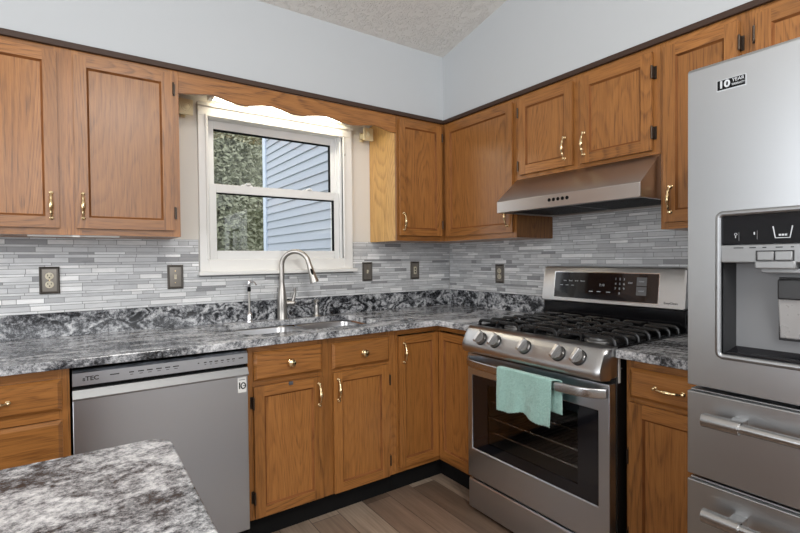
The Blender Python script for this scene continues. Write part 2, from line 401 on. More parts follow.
# tree leaves
def leafmat(name, a, b):
    x = N(name); n = x.noise(x.coord(), 1.6, 4, .7); n2 = x.noise(x.coord(), 14, 2)
    x.base(x.mix(x.math('ADD', x.math('MULTIPLY', n, .6), x.math('MULTIPLY', n2, .4)), a, b)); x.set(Roughness=.75); return x.m
BARK = plain('bark', srgb(70, 60, 50), .9)
def tree(x, y, base, H, R, nblob, nleaf, mats, label, seed, ls=.075):
    rnd = random.Random(seed)
    t = empty('tree', (x, y, base), 0, label, 'tree', 'trees beyond the kitchen window')
    m = MB(); m.tube([(0, 0, 0), (.05, .02, H*.35), (-.05, .05, H*.7), (0, 0, H*.9)], [.16, .12, .08, .02], 10)
    blobs = []
    for k in range(nblob):
        h = (k+.6)/nblob; rad = R*(.45+.75*math.sin(PI*min(1, h*.95+.1)))*.62
        a = rnd.random()*2*PI; d = R*.55*rnd.random()*(1.15-h)
        blobs.append((Vector((d*math.cos(a), d*math.sin(a), H*(.12+.80*h))), rad*(.6+.3*rnd.random())))
    for c, r in blobs[::2]: m.tube([(0, 0, c.z*.6), tuple(c*.6+Vector((0, 0, c.z*.3))), tuple(c)], [.05, .035, .01], 6)
    m.build('trunk', BARK, t)
    m = MB()
    for k in range(nleaf):
        c, r = rnd.choice(blobs)
        d = Vector((rnd.gauss(0, 1), rnd.gauss(0, 1), rnd.gauss(0, 1))).normalized()
        p = c+d*r*(.5+.5*rnd.random()**.5)
        a = Vector((rnd.gauss(0, 1), rnd.gauss(0, 1), rnd.gauss(0, .6))).normalized(); b = a.cross(d+Vector((.01, .3, .2)))
        if b.length < .05: continue
        b.normalize(); s = ls*(.5+rnd.random()*.8)
        m.face([p-a*s, p-b*s*.4, p+a*s, p+b*s*.4])
    m.build('foliage', mats, t, smooth=False, weld='keep')
    return t
tree(.25, 9.9, -.9, 6.5, 2.5, 24, 56000, leafmat('olive_leaves', srgb(124, 128, 104), srgb(182, 184, 158)), 'broad olive green tree filling the left half of the window view', 3)
tree(3.1, 14.6, -.9, 8.2, 2.7, 22, 42000, leafmat('grey_green_leaves', srgb(120, 126, 100), srgb(178, 178, 150)), 'looser tree with sky gaps next to the blue siding corner', 5)
tree(2.0, 20.5, -.9, 7.8, 3.2, 16, 26000, leafmat('pale_leaves', srgb(90, 96, 80), srgb(172, 172, 148)), 'farther pale tree low behind the two nearer trees', 8)
sh = empty('shed', (-.75, 5.3, -.9), 0, 'low garden shed roof with white edge in the lower left of the window view', 'shed')
SHB = plain('shed_blue', srgb(84, 100, 124), .7)
m = MB(); m.prism([(-1.4, 0), (1.2, 0), (1.2, 1.7), (-.1, 2.34), (-1.4, 1.7)], 1, 0, 1.8); m.build('walls', SHB, sh, smooth=False)
m = MB(); m.prism([(-1.5, 1.66), (-.1, 2.36), (1.3, 1.66), (1.3, 1.72), (-.1, 2.43), (-1.5, 1.72)], 1, -.08, 1.9); m.build('roof', plain('white_roof_edge', srgb(215, 225, 238), .6), sh, smooth=False)

# ------------------------------------------------------------------ cabinets (local frame: x right, front towards -y, z up)
def pull(parent, x, z, yf, vert=True, L=.102):
    m = MB(); P = []; R = []
    for i in range(25):
        t = -1+2*i/24; c = math.cos(t*PI/2)
        P.append((x, yf-.010-.017*c**.8, z+t*L/2) if vert else (x+t*L/2, yf-.010-.017*c**.8, z))
        R.append(.0042+.0048*math.exp(-(t/.36)**2)+.0026*math.exp(-((abs(t)-.62)/.07)**2))
    m.tube(P, R, 10)
    for t in (-1, 1):
        c = (x, yf, z+t*L/2) if vert else (x+t*L/2, yf, z)
        m.lathe([(.0075, 0), (.008, .002), (.0045, .005), (.0045, .008), (.0068, .011), (.0060, .015), (.001, .017)], c, (0, -1, 0), 12)
    return m.build('handle', BRASS, parent)
def knob(parent, x, z, yf):
    m = MB(); m.lathe([(.013, 0), (.013, .002), (.007, .005), (.007, .012), (.016, .017), (.019, .022), (.017, .028), (.009, .031), (.0005, .032)], (x, yf, z), (0, -1, 0), 20)
    return m.build('knob', BRASS, parent)
def hinge(parent, x, z, side, yf=0):
    m = MB(); s = 1 if side == 'R' else -1
    m.box((x+s*.001, -.0225, z-.024), (x+s*.007, -.0, z+.024)); m.box((x+s*.001, -.004, z-.027), (x+s*.013, 0, z+.027))
    m.cyl((x+s*.003, -.024, z-.027), (x+s*.003, -.024, z+.027), .0042, n=10)
    return m.build('hinge', HINGE, parent)
def door(cab, x0, x1, z0, z1, hs=None, hz=None, hside=None, hx=None, hzs=None, name='door', fw_=.046):
    t = .020; yf = -t; yk = -.0035; m = MB(); a, b, c, d = x0+fw_, x1-fw_, z0+fw_, z1-fw_
    m.box((x0, yf, z0), (a, yk, z1)); m.box((b, yf, z0), (x1, yk, z1)); m.box((a, yf, z0), (b, yk, c), g=0); m.box((a, yf, d), (b, yk, z1), g=0)
    for bx in (x0+.03, x1-.04):
        for bz in (z0+.02, z1-.03): m.box((bx, yk, bz), (bx+.01, -.0002, bz+.01))
    # routed bead round the panel, then the flat panel
    e = .008; yp = yf+.009; off = (random.random()*20, random.random()*20); o1 = (a, c, b, d); o2 = (a+e, c+e, b-e, d-e)
    q = lambda o, y: [(o[0], y, o[1]), (o[2], y, o[1]), (o[2], y, o[3]), (o[0], y, o[3])]
    A, B = q(o1, yf+.001), q(o2, yp)
    for i in range(4): m.face([A[i], A[(i+1) % 4], B[(i+1) % 4], B[i]], g=0 if i in (0, 2) else 2, off=off, mi=1)
    m.box((o1[0], yp, o1[1]), (o1[2], yk, o1[3]), off=off)
    D = m.build(name, [OAK, OAKE], cab, weld=False)
    bv = D.modifiers.new('bevel', 'BEVEL'); bv.width = .003; bv.segments = 2; bv.limit_method = 'ANGLE'; bv.angle_limit = math.radians(60)
    if hs: pull(D, hx if hx is not None else (x0+.026 if hs == 'L' else x1-.026), hz, yf)
    if hside:
        for z in (hzs or (z0+.07, z1-.07)): hinge(D, x0 if hside == 'L' else x1, z, hside)
    return D
def drawer(cab, x0, x1, z0, z1, kind='knob', kx=None):
    m = MB(); off = (random.random()*20, random.random()*20); e = .012; yb = -.010
    q = lambda o, y: [(x0+o, y, z0+o), (x1-o, y, z0+o), (x1-o, y, z1-o), (x0+o, y, z1-o)]
    A, B, C_ = q(0, 0), q(0, yb), q(e, -.021)
    for i in range(4):
        j = (i+1) % 4; g = 0
        m.face([A[i], A[j], B[j], B[i]], g=g, off=off); m.face([B[i], B[j], C_[j], C_[i]], g=g, off=off)
    m.face(C_, g=0, off=off); m.face(A[::-1], g=0, off=off)
    D = m.build('drawer', OAK, cab, weld=True, ang=25)
    x = (x0+x1)/2 if kx is None else kx
    if kind == 'knob': knob(D, x, (z0+z1)/2, -.021)
    elif kind == 'pull': pull(D, x, (z0+z1)/2-.002, -.021, False, .095)
    return D
OAKE = wood('oak_bead', srgb(138, 88, 48), srgb(112, 66, 34), srgb(70, 40, 20), .7)
def body(cab, w, d, z0, z1, stiles, rails, fx0=0, litL=0, sideL=True, sideR=True, top=True, mids=(), fx1=None):
    """stiles: (x0,x1); rails: (z0,z1[,x0,x1])"""
    fx1 = w if fx1 is None else fx1; m = MB(); t = .018
    for a, b in stiles: m.box((a, 0, z0), (b, t, z1))
    for r in rails:
        segs = []; x0, x1 = (r[2], r[3]) if len(r) > 2 else (fx0, fx1)
        x = x0
        for a, b in sorted(stiles):
            if b <= x0 or a >= x1: continue
            if a > x: segs.append((x, a))
            x = max(x, b)
        if x < x1: segs.append((x, x1))
        for a, b in segs: m.box((a, .0004, r[0]), (b, t, r[1]), g=0)
    if sideL: m.box((0, t, z0), (.016, d, z1), mi=litL)
    if sideR: m.box((w-.016, t, z0), (w, d, z1))
    m.box((.016, t, z0), (w-.016, d, z0+.014), g=0)
    if top: m.box((.016, t, z1-.014), (w-.016, d, z1), g=0)
    m.box((.016, d-.008, z0), (w-.016, d, z1))
    return m.build('carcass', [OAK, OAK_LIT], cab)
ZU = 2.142
RZ = -PI/2
# --- uppers on the window wall
c = empty('wall_cabinet', (-2.80, -DU, ZB), 0, 'two-door oak wall cabinet hanging left of the window', 'cabinet')
w_ = .866
body(c, w_, DU-.002, 0, ZU-ZB, [(0, .055), (.400, .482), (.825, w_)], [(0, .036), (ZU-ZB-.06, ZU-ZB)])
door(c, .048, .408, .028, 2.118-ZB, 'R', 1.487-ZB, 'L')
door(c, .463, .838, .028, 2.118-ZB, 'L', 1.490-ZB, 'R', hzs=(1.478-ZB, 2.05-ZB))
m = MB(); m.box((.30, .02, -.006), (.62, .05, 0)); m.box((.45, .005, -.008), (.475, .02, 0)); m.build('under_rail', LABELW, c)
c = empty('wall_cabinet', (-.705, -DU, ZB), 0, 'narrow single-door oak wall cabinet right of the window, meeting the corner', 'cabinet')
w_ = .381
body(c, w_, DU-.002, 0, ZU-ZB, [(0, .028), (.345, w_)], [(0, .04), (ZU-ZB-.06, ZU-ZB)], litL=1)
door(c, .014, .348, .033, 2.118-ZB, 'L', 1.488-ZB, 'R', hzs=(1.476-ZB, 2.045-ZB), fw_=.042)
# --- uppers on the range wall (local x = -world y)
c = empty('wall_cabinet', (-DU, 0, ZB), RZ, 'corner oak wall cabinet with one wide door, left of the range hood', 'cabinet')
body(c, .946, DU-.002, 0, ZU-ZB, [(DU, .375), (.915, .946)], [(0, .04, DU, .946), (ZU-ZB-.06, ZU-ZB, DU, .946)], fx0=DU)
door(c, .363, .931, .030, 2.118-ZB, 'R', 1.487-ZB, None, hx=.897)
c = empty('wall_cabinet', (-DU, -.947, 1.686), RZ, 'short two-door oak wall cabinet directly above the range hood', 'cabinet')
w_ = .777; h_ = ZU-1.686
body(c, w_, DU-.002, 0, h_, [(0, .04), (.36, .42), (.745, w_)], [(0, .03), (h_-.05, h_)])
door(c, .032, .366, .022, 2.113-1.686, 'R', 1.795-1.686, 'L', hzs=(1.755-1.686, 2.045-1.686), hx=.325)
door(c, .411, .748, .018, 2.113-1.686, 'L', 1.795-1.686, 'R', hzs=(1.776-1.686, 2.028-1.686), hx=.432)
c = empty('wall_cabinet', (-DU, -1.725, ZB), RZ, 'tall narrow oak wall cabinet between the hood and the refrigerator', 'cabinet')
w_ = .310
body(c, w_, DU-.002, 0, ZU-ZB, [(0, .03), (.27, w_)], [(0, .04), (ZU-ZB-.05, ZU-ZB)])
door(c, .018, .282, .028, 2.113-ZB, 'L', 1.487-ZB, 'R', hzs=(1.5-ZB, 2.03-ZB), hx=.047)
c = empty('wall_cabinet', (-DU, -2.036, 1.83), RZ, 'oak cabinet above the refrigerator, mostly hidden by it', 'cabinet')
w_ = .96; h_ = ZU-1.83
body(c, w_, DU-.002, 0, h_, [(0, .04), (.45, .51), (.92, w_)], [(0, .03), (h_-.04, h_)])
door(c, .022, .462, .018, 2.113-1.83, 'R', .08, 'L', hzs=(.06, 2.044-1.83)); door(c, .498, .94, .018, 2.113-1.83, 'L', .08, 'R')
# --- valance
V = [(-1.934,2.040),(-1.88,2.048),(-1.839,2.055),(-1.796,2.061),(-1.755,2.059),(-1.707,2.047),(-1.664,2.039),(-1.619,2.038),(-1.575,2.048),(-1.53,2.057),(-1.484,2.061),(-1.439,2.054),(-1.400,2.044),(-1.361,2.038),(-1.313,2.039),(-1.265,2.048),(-1.22,2.056),(-1.17,2.061),(-1.126,2.054),(-1.085,2.044),(-1.04,2.036),(-.996,2.036),(-.95,2.043),(-.905,2.053),(-.855,2.060),(-.815,2.052),(-.775,2.042),(-.735,2.036),(-.706,2.036)]
m = MB(); m.prism([(x, z) for x, z in V]+[(-.706, ZU), (-1.934, ZU)], 1, -DU, -DU+.019, g=0)
put(m.build('valance', OAK, bevel=.0015), 'scalloped oak valance board bridging the two cabinets above the window', 'valance')
# --- sink light behind the valance
f = empty('sink_light', (-1.32, -.085, ZT), 0, 'slim lit fluorescent fixture hidden behind the oak valance above the window', 'light fixture')
m = MB(); m.box((-.43, -.045, -.022), (.43, .045, 0)); m.box((-.43, -.03, -.05), (-.405, .03, -.02)); m.box((.405, -.03, -.05), (.43, .03, -.02)); m.build('housing', WHITE, f, bevel=.003)
m = MB(); m.cyl((-.405, 0, -.038), (.405, 0, -.038), .013, n=14); m.build('tube', TUBE, f)
a_ = area('sink_lamp_glow', (-1.32, -.085, ZT-.056), (-1.32, -.085, 0), .78, .03, 0.9, (1, .92, .78))
# --- curtain rod brackets
def bracket(x, y0, z, s, label):
    b = empty('curtain_bracket', (x, y0, z), 0, label, 'bracket', None)
    m = MB(); m.box((-.012, -.012, -.03), (.012, 0, .03)); m.box((-.012, -.09, -.016), (.012, -.01, .016)); m.build('arm', ALMOND, b, bevel=.002)
    m = MB(); m.box((-.034, -.102, -.04), (.034, -.086, .04)); m.lathe([(.026, 0), (.024, .004), (.018, .002), (.012, .007), (.001, .009)], (0, -.102, .0), (0, -1, 0), 8)
    m.build('rosette', ALMOND, b, bevel=.003)
bracket(-1.862, 0, 2.052, 1, 'cream square rosette curtain bracket left of the window under the valance')
bracket(-.768, 0, 2.066, 1, 'cream square rosette curtain bracket right of the window under the valance')

# --- base cabinets
H0 = ZK
def toe(parent, x0, x1, y=.055, r=0):
    m = MB(); m.box((x0, y, FZ), (x1, y+.015, ZK)); m.build('toe_kick', BMAT, parent, smooth=False)
def bz(z): return z
c = empty('base_cabinet', (-2.97, -DB, 0), 0, 'oak drawer base cabinet at the far left, beside the dishwasher', 'cabinet')
w_ = .604
body(c, w_, DB-.004, ZK, ZCS, [(0, .04), (.57, w_)], [(ZK, .115), (.835, ZCS), (.688, .722), (.40, .43)], top=False)
drawer(c, .02, .581, .722, .836, 'pull', kx=.385); drawer(c, .02, .581, .425, .686, 'pull'); drawer(c, .02, .581, .11, .400, 'pull'); toe(c, 0, w_)
c = empty('base_cabinet', (-1.722, -DB, 0), 0, 'oak sink base cabinet with two knobbed drawer fronts and two doors', 'cabinet')
w_ = .792
body(c, w_, DB-.004, ZK, ZCS, [(0, .035), (.335, .43), (.735, w_)], [(ZK, .105), (.842, ZCS), (.69, .72)], top=False)
drawer(c, .024, .356, .716, .846, 'knob', kx=.192); drawer(c, .410, .745, .713, .842, 'knob', kx=.585)
D1 = door(c, .022, .352, .099, .690, 'R', .606, 'L', hzs=(.192, .618), hx=.334); D2 = door(c, .414, .740, .096, .696, 'L', .610, 'R', hzs=(.18, .612), hx=.438); toe(c, 0, w_)
m = MB(); m.box((.182, -.026, .676), (.202, -.0202, .692)); m.cyl((.192, -.0262, .684), (.192, -.030, .684), .005, n=12); m.build('child_latch', plain('latch_grey', srgb(95, 97, 105), .4, .4), D1, bevel=.001)
c = empty('corner_cabinet', (-.928, -DB, 0), 0, 'oak corner base cabinet with folding L-shaped door, left of the range', 'cabinet')
w_ = .928-DB
m = MB(); t = .018
m.box((0, 0, ZK), (.014, t, ZCS)); m.box((.014, .0004, ZK), (w_+t, t, .112), g=0); m.box((.014, .0004, .842), (w_+t, t, ZCS), g=0); m.box((.285, .0008, .112), (w_+t, t, .842))
m.box((w_, -.321, ZK), (w_+t, 0, .112), g=1); m.box((w_, -.321, .842), (w_+t, 0, ZCS), g=1); m.box((w_+.0006, -.321, .112), (w_+t, -.285, .842))
m.box((0, t, ZK), (.016, DB-.004, ZCS)); m.box((.016, t, ZK), (.92, DB-.004, ZK+.014), g=0); m.box((w_+t, -.321, ZK), (.92, -.305, ZCS)); m.box((w_+t, -.305, ZK), (.92, t, ZK+.014), g=1)
m.build('carcass', OAK, c)
door(c, .012, w_-.022, .122, .836, 'L', .744, None, hx=.044, fw_=.042)
p2 = empty('corner_leaf', (w_, 0, 0), RZ); p2.parent = c
door(p2, .022, .300, .122, .836, fw_=.042, name='door_panel')
m = MB(); m.box((0, .055, FZ), (w_+.07, .07, ZK)); m.box((w_+.055, -.322, FZ), (w_+.07, .07, ZK)); m.build('toe_kick', BMAT, c, smooth=False)
c = empty('base_cabinet', (-DB, -1.745, 0), RZ, 'narrow oak base cabinet with one drawer between the range and refrigerator', 'cabinet')
w_ = .32
body(c, w_, DB-.004, ZK, ZCS, [(0, .03), (.29, w_)], [(ZK, .115), (.842, ZCS), (.71, .735)], top=False)
drawer(c, .018, .298, .730, .842, 'pull', kx=.163); door(c, .018, .298, .118, .712, None, None, 'L', hzs=(.20, .506), fw_=.05); toe(c, 0, w_)

# ------------------------------------------------------------------ granite
ctop = empty('countertop', (0, 0, 0), 0, 'grey and white swirled granite countertop around the sink and into the corner', 'countertop')
bm = bmesh.new()
HX0, HX1, HY0, HY1, HR = -1.703, -.945, -.535, -.112, .08
def rrect(x0, x1, y0, y1, r, n=8):
    P = []
    for cx, cy, a0 in ((x1-r, y1-r, 0), (x0+r, y1-r, PI/2), (x0+r, y0+r, PI), (x1-r, y0+r, 1.5*PI)):
        for i in range(n+1): a = a0+PI/2*i/n; P.append((cx+r*math.cos(a), cy+r*math.sin(a)))
    return P
hole = rrect(HX0, HX1, HY0, HY1, HR)
outer = [(-2.97, -.0), (-2.97, -DC), (-DC-.012, -DC), (-DC-.004, -DC-.003), (-DC, -DC-.012), (-DC, -.945), (-.02, -.945), (0, -.945), (0, 0)]
vo = [bm.verts.new((x, y, ZC)) for x, y in outer]; vh = [bm.verts.new((x, y, ZC)) for x, y in hole]
E_ = [bm.edges.new((vo[i], vo[(i+1) % len(vo)])) for i in range(len(vo))]+[bm.edges.new((vh[i], vh[(i+1) % len(vh)])) for i in range(len(vh))]
bmesh.ops.triangle_fill(bm, use_beauty=True, edges=E_)
r = bmesh.ops.extrude_face_region(bm, geom=list(bm.faces))
for v in [g for g in r['geom'] if isinstance(g, bmesh.types.BMVert)]: v.co.z = ZCS
bmesh.ops.recalc_face_normals(bm, faces=bm.faces)
me = bpy.data.meshes.new('counter_slab'); bm.to_mesh(me); bm.free(); me.materials.append(GR_TOP)
o = bpy.data.objects.new('counter_slab', me); COL.objects.link(o); o.parent = ctop
b = o.modifiers.new('bevel', 'BEVEL'); b.width = .003; b.segments = 2; b.limit_method = 'ANGLE'; b.angle_limit = math.radians(50)
UT = .021
def upstand(lo, hi, label):
    m = MB(); m.box(lo, hi); return put(m.build('granite_upstand', GR_UP, bevel=.0012), label, 'upstand')
upstand((-2.97, -UT, ZC), (-2.2175, 0, ZG), 'swirled granite upstand at far left, ending at the seam left of the dishwasher front')
upstand((-2.2168, -UT, ZC), (-UT, 0, ZG), 'long dark granite upstand running behind the sink and faucet to the corner')
upstand((-UT, -.945, ZC), (0, 0, ZG), 'granite upstand on the range wall between the corner and the range')
upstand((-UT, -2.068, ZC), (0, -1.729, ZG), 'short granite upstand on the range wall between the range and the refrigerator')
m = MB(); m.box((-DC, -2.068, ZCS), (0, -1.729, ZC)); put(m.build('countertop', GR_TOPY, bevel=.003), 'small granite countertop between the range and the refrigerator', 'countertop')
# island
isl = empty('island', (-2.9, -2.0, FZ), 0, 'kitchen island with pale speckled granite top in the lower left foreground', 'island')
pts = rrect(-3.75+2.9, -2.184+2.9, -2.47+2.0, -1.656+2.0, .045)
m = MB(); m.prism(pts, 2, ZCS-FZ-.006, .901-FZ); m.build('island_top', GR_IS, isl, bevel=.004)
m = MB(); m.box((-.80, -.44, .12), (.66, .30, ZCS-FZ-.006)); m.build('island_base', OAK, isl, bevel=.002)
m = MB(); m.box((-.78, -.42, 0), (.64, .26, .12)); m.build('toe_kick', BMAT, isl)

# ------------------------------------------------------------------ mosaic backsplash
def mosaic(length, z0, z1, seed, label, loc, rz, cut=None):
    rnd = random.Random(seed); m = MB(); g = .0022
    root = empty('tile_backsplash', loc, rz, label, 'backsplash')
    cols = [srgb(214, 216, 217), srgb(204, 206, 208), srgb(194, 196, 198), srgb(226, 227, 227), srgb(208, 210, 211), srgb(184, 186, 188), srgb(154, 155, 157), srgb(244, 245, 245)]
    wts = [22, 20, 15, 12, 14, 9, 7, 6]
    z = z0; pat = [.0235, .0115, .0235, .0155, .0115, .0235, .0155, .0115]; k = rnd.randrange(8)
    while z < z1-.004:
        h = min(pat[k % 8], z1-z); k += 1; x = -rnd.random()*.08
        while x < length:
            L = rnd.choice([.05, .075, .1, .1, .13, .15]) if h > .013 else rnd.choice([.1, .13, .15, .2, .15])
            a, b_ = max(0, x), min(length, x+L)
            if cut and z+h > cut[2]:
                if a < cut[0] < b_: b_ = cut[0]
                elif cut[0] <= a and b_ <= cut[1]: b_ = a
                elif a < cut[1] < b_: a = cut[1]
            if b_-a > .004:
                c = rnd.choices(cols, wts)[0]
                if h < .013 and rnd.random() < .35: c = srgb(230, 232, 233)
                m.box((a+g/2, -.0075-rnd.random()*.0008, z+g/2), (b_-g/2, -.003, z+h-g/2), skip='+y', col=c)
            x += L
        z += h
    m.build('tiles', TILE, root, smooth=False)
    m = MB()
    if cut:
        m.box((0, -.0055, z0), (length, -.0005, cut[2])); m.box((0, -.0055, cut[2]), (cut[0], -.0005, z1)); m.box((cut[1], -.0055, cut[2]), (length, -.0005, z1))
    else: m.box((0, -.0055, z0), (length, -.0005, z1))
    m.build('grout', GROUT, root, smooth=False)
    return root
ma = mosaic(-.848+.0-(-2.97)+.848-.008, ZG, ZB-.002+.004, 11, 'pale grey linear mosaic tile backsplash along the window wall', (-2.97, -.0005, 0), 0, (2.97-1.794, 2.97-.844, 1.18))
mosaic(2.97-.008, ZG, 1.686, 23, 'pale grey linear mosaic tile backsplash on the range wall up to the hood', (-.0005, -.009, 0), RZ)
# (the range-wall tile starts lower behind the range)

# ------------------------------------------------------------------ wall plates
def plate(kind, loc, rz, label, cat):
    p = empty('wall_outlet' if 'outlet' in cat else 'light_switch', loc, rz, label, cat); W2, H2 = .0385, .063
    m = MB(); q = lambda o, y: [(-W2+o, y, -H2+o), (W2-o, y, -H2+o), (W2-o, y, H2-o), (-W2+o, y, H2-o)]
    L = [q(0, 0), q(0, -.005), q(.005, -.0085), q(.009, -.006), q(.012, -.0065)]
    for A, B in zip(L, L[1:]):
        for i in range(4): j = (i+1) % 4; m.face([A[i], A[j], B[j], B[i]], mi=1 if A is not L[0] else 0)
    m.face(L[-1], mi=0)
    m.build('cover_plate', [PLATE, PLATED], p, weld=True, ang=20)
    if kind == 'duplex':
        for s in (-1, 1):
            m = MB(); m.lathe([(.0165, 0), (.0165, .003), (.015, .0035), (.0005, .0036)], (0, -.0062, s*.0195), (0, -1, 0), 24); r_ = m.build('receptacle', IVORY, p)
            m = MB(); m.box((-.0075, -.0103, s*.0195-.001), (-.005, -.0098, s*.0195+.008)); m.box((.005, -.0103, s*.0195), (.0075, -.0098, s*.0195+.008)); m.lathe([(.003, 0), (.003, .0005)], (0, -.0098, s*.0195-.007), (0, -1, 0), 10); m.build('slot', BMAT, r_)
    elif kind == 'toggle':
        m = MB(); m.box((-.006, -.0075, -.012), (.006, -.006, .012)); m.box((-.0035, -.018, .0), (.0035, -.006, .008)); m.build('toggle', IVORY, p, bevel=.001)
    else:
        m = MB(); m.box((-.012, -.0085, -.026), (.012, -.006, .026)); m.build('rocker', PLATED if kind == 'dark' else IVORY, p, bevel=.001)
        m = MB(); m.box((-.005, -.0095, -.016), (.005, -.0083, -.004)); m.box((-.005, -.0095, .004), (.005, -.0083, .016)); m.build('insert', INK, p)
    for z in ((0,) if kind == 'duplex' else (-.03, .03)):
        m = MB(); m.lathe([(.0028, 0), (.0024, .001), (.0005, .0014)], (0, -.0062, z), (0, -1, 0), 10); m.build('screw', BRASS, p)
TY = -.0083
plate('duplex', (-2.4435, TY, 1.172), 0, 'pewter-framed duplex outlet with two ivory sockets, left of the dishwasher line', 'outlet')
plate('toggle', (-1.9125, TY, 1.172), 0, 'pewter toggle switch plate just left of the window', 'switch')
plate('toggle', (-.7365, TY, 1.172), 0, 'pewter toggle switch plate just right of the window', 'switch')
plate('deco', (-.3395, TY, 1.172), 0, 'pewter outlet plate with ivory rectangular insert near the corner', 'outlet')
plate('duplex', (TY, -.5245, 1.150), RZ, 'pewter duplex outlet plate on the range wall, left of the range', 'outlet')

# ------------------------------------------------------------------ sink and taps
sk = empty('sink', (0, 0, 0), 0, 'undermount stainless double-bowl sink below the window', 'sink')
def bowl(x0, x1, y0, y1, dep):
    R = []; zt = ZCS-.0005
    for i, (ins, z, r) in enumerate([(0, zt, .06), (.004, zt-.01, .058), (.012, zt-dep*.9, .055), (.03, zt-dep, .045), (.09, zt-dep-.004, .03)]):
        R.append([(x, y, z) for x, y in rrect(x0+ins, x1-ins, y0+ins, y1-ins, r, 6)])
    m = MB(); m.rings(R, cap=False); n = len(R[0]); b = len(m.v)-n
    m.f.append(tuple(range(b, b+n))); m.uv.append([(0, 0)]*n); m.mi.append(0); m.col.append(None)
    o = m.build('bowl', SINKM, sk, weld='keep'); s = o.modifiers.new('sol', 'SOLIDIFY'); s.thickness = .0015; s.offset = 1
    cx, cy = (x0+x1)/2, (y0+y1)/2
    m = MB(); m.lathe([(.042, 0), (.042, .002), (.034, .0025), (.03, -.002), (.001, -.002)], (cx, cy, zt-dep-.0035)); m.build('drain', NICKEL, o)
SINKM = steel('sink_steel', (.55, .55, .56), .28, 0)
bowl(HX0-.004, -1.345, HY0-.004, HY1+.004, .20); bowl(-1.315, HX1+.004, HY0-.004, HY1+.004, .18)
m = MB(); m.box((-1.350, HY0-.002, ZCS-.030), (-1.310, HY1+.002, ZCS-.004)); m.build('divider', SINKM, sk, bevel=.01, seg=3)
fx, fy = -1.350, -.062
fa = empty('faucet', (fx, fy, ZC), 0, 'brushed nickel gooseneck pull-down faucet behind the sink', 'faucet')
m = MB(); m.lathe([(.029, 0), (.029, .004), (.027, .008), (.028, .06), (.0285, .10), (.026, .135), (.020, .175), (.0158, .20), (.0150, .21)], (0, 0, 0), n=28); m.build('faucet_body', NICKEL, fa)
hd = Vector((-1.2-fx, -.19-fy, 0)); Lh = hd.length; hd.normalize()
arc = []; rad = .082
for i in range(21):
    a = PI-(PI*.93)*i/20; arc.append(hd*(rad+rad*math.cos(a))+Vector((0, 0, .315+rad*math.sin(a))))
path = [Vector((0, 0, .19)), Vector((0, 0, .25)), Vector((0, 0, .29))]+arc
endp = arc[-1]; ed = (arc[-1]-arc[-2]).normalized()
path += [endp+ed*.02]
m = MB(); m.tube(path, .0148, 18); m.build('gooseneck', NICKEL, fa)
m = MB(); q = endp+ed*.018; m.lathe([(.0150, 0), (.0165, .01), (.0175, .03), (.021, .075), (.026, .098), (.026, .104), (.021, .105), (.001, .1035)], q, ed, 22); sp = m.build('spray_head', NICKEL, fa)
side = Vector((r2.x, r2.y, 0)).normalized()*-1
m = MB(); nv = Vector((-.25, -1, 0)).normalized(); qq = q+ed*.04+nv*.016-side*-.0; m.tube([qq-ed*.018, qq, qq+ed*.018], [.006, .0075, .006], 10); m.build('spray_button', BMAT, sp)
m = MB(); m.cyl((.018, 0, .092), (.066, -.01, .092), .0155, .0145, 20); m.ball((.066, -.01, .092), .0155, 14)
m.tube([(.062, -.010, .10), (.068, -.014, .13), (.074, -.018, .155), (.070, -.020, .178)], [.011, .009, .007, .007], 10); m.build('lever_handle', NICKEL, fa)
so = empty('soap_dispenser', (-1.134, -.068, ZC), 0, 'short brushed nickel soap pump right of the faucet', 'soap dispenser')
m = MB(); m.lathe([(.025, 0), (.025, .005), (.016, .012), (.013, .03), (.0155, .055), (.013, .07)], (0, 0, 0)); m.build('pump_base', NICKEL, so)
m = MB(); m.lathe([(.006, .07), (.006, .085), (.019, .090), (.019, .100), (.006, .104), (.001, .105)], (0, 0, 0)); m.tube([(0, 0, .096), (-.02, -.03, .096), (-.026, -.04, .088)], .005, 8); m.build('pump_head', NICKEL, so)
wt = empty('water_tap', (-1.543, -.065, ZC), 0, 'slim water filter tap with white tip standing left of the faucet', 'tap')
m = MB(); m.lathe([(.021, 0), (.021, .004), (.016, .012), (.018, .03), (.014, .05), (.006, .058)], (0, 0, 0)); m.build('tap_base', CHROME, wt)
m = MB(); m.cyl((0, 0, .05), (0, 0, .19), .0062, n=14); m.lathe([(.009, .172), (.010, .178), (.009, .196), (.006, .198)], (0, 0, 0), mi=1); m.build('tap_stem', [NICKEL, BMAT], wt)
m = MB(); m.lathe([(.006, .196), (.0095, .202), (.0095, .232), (.006, .238), (.0005, .239)], (0, 0, 0)); m.tube([(0, 0, .22), (.02, -.03, .225), (.028, -.043, .21)], .0045, 8); m.build('tap_tip', CHROME, wt)

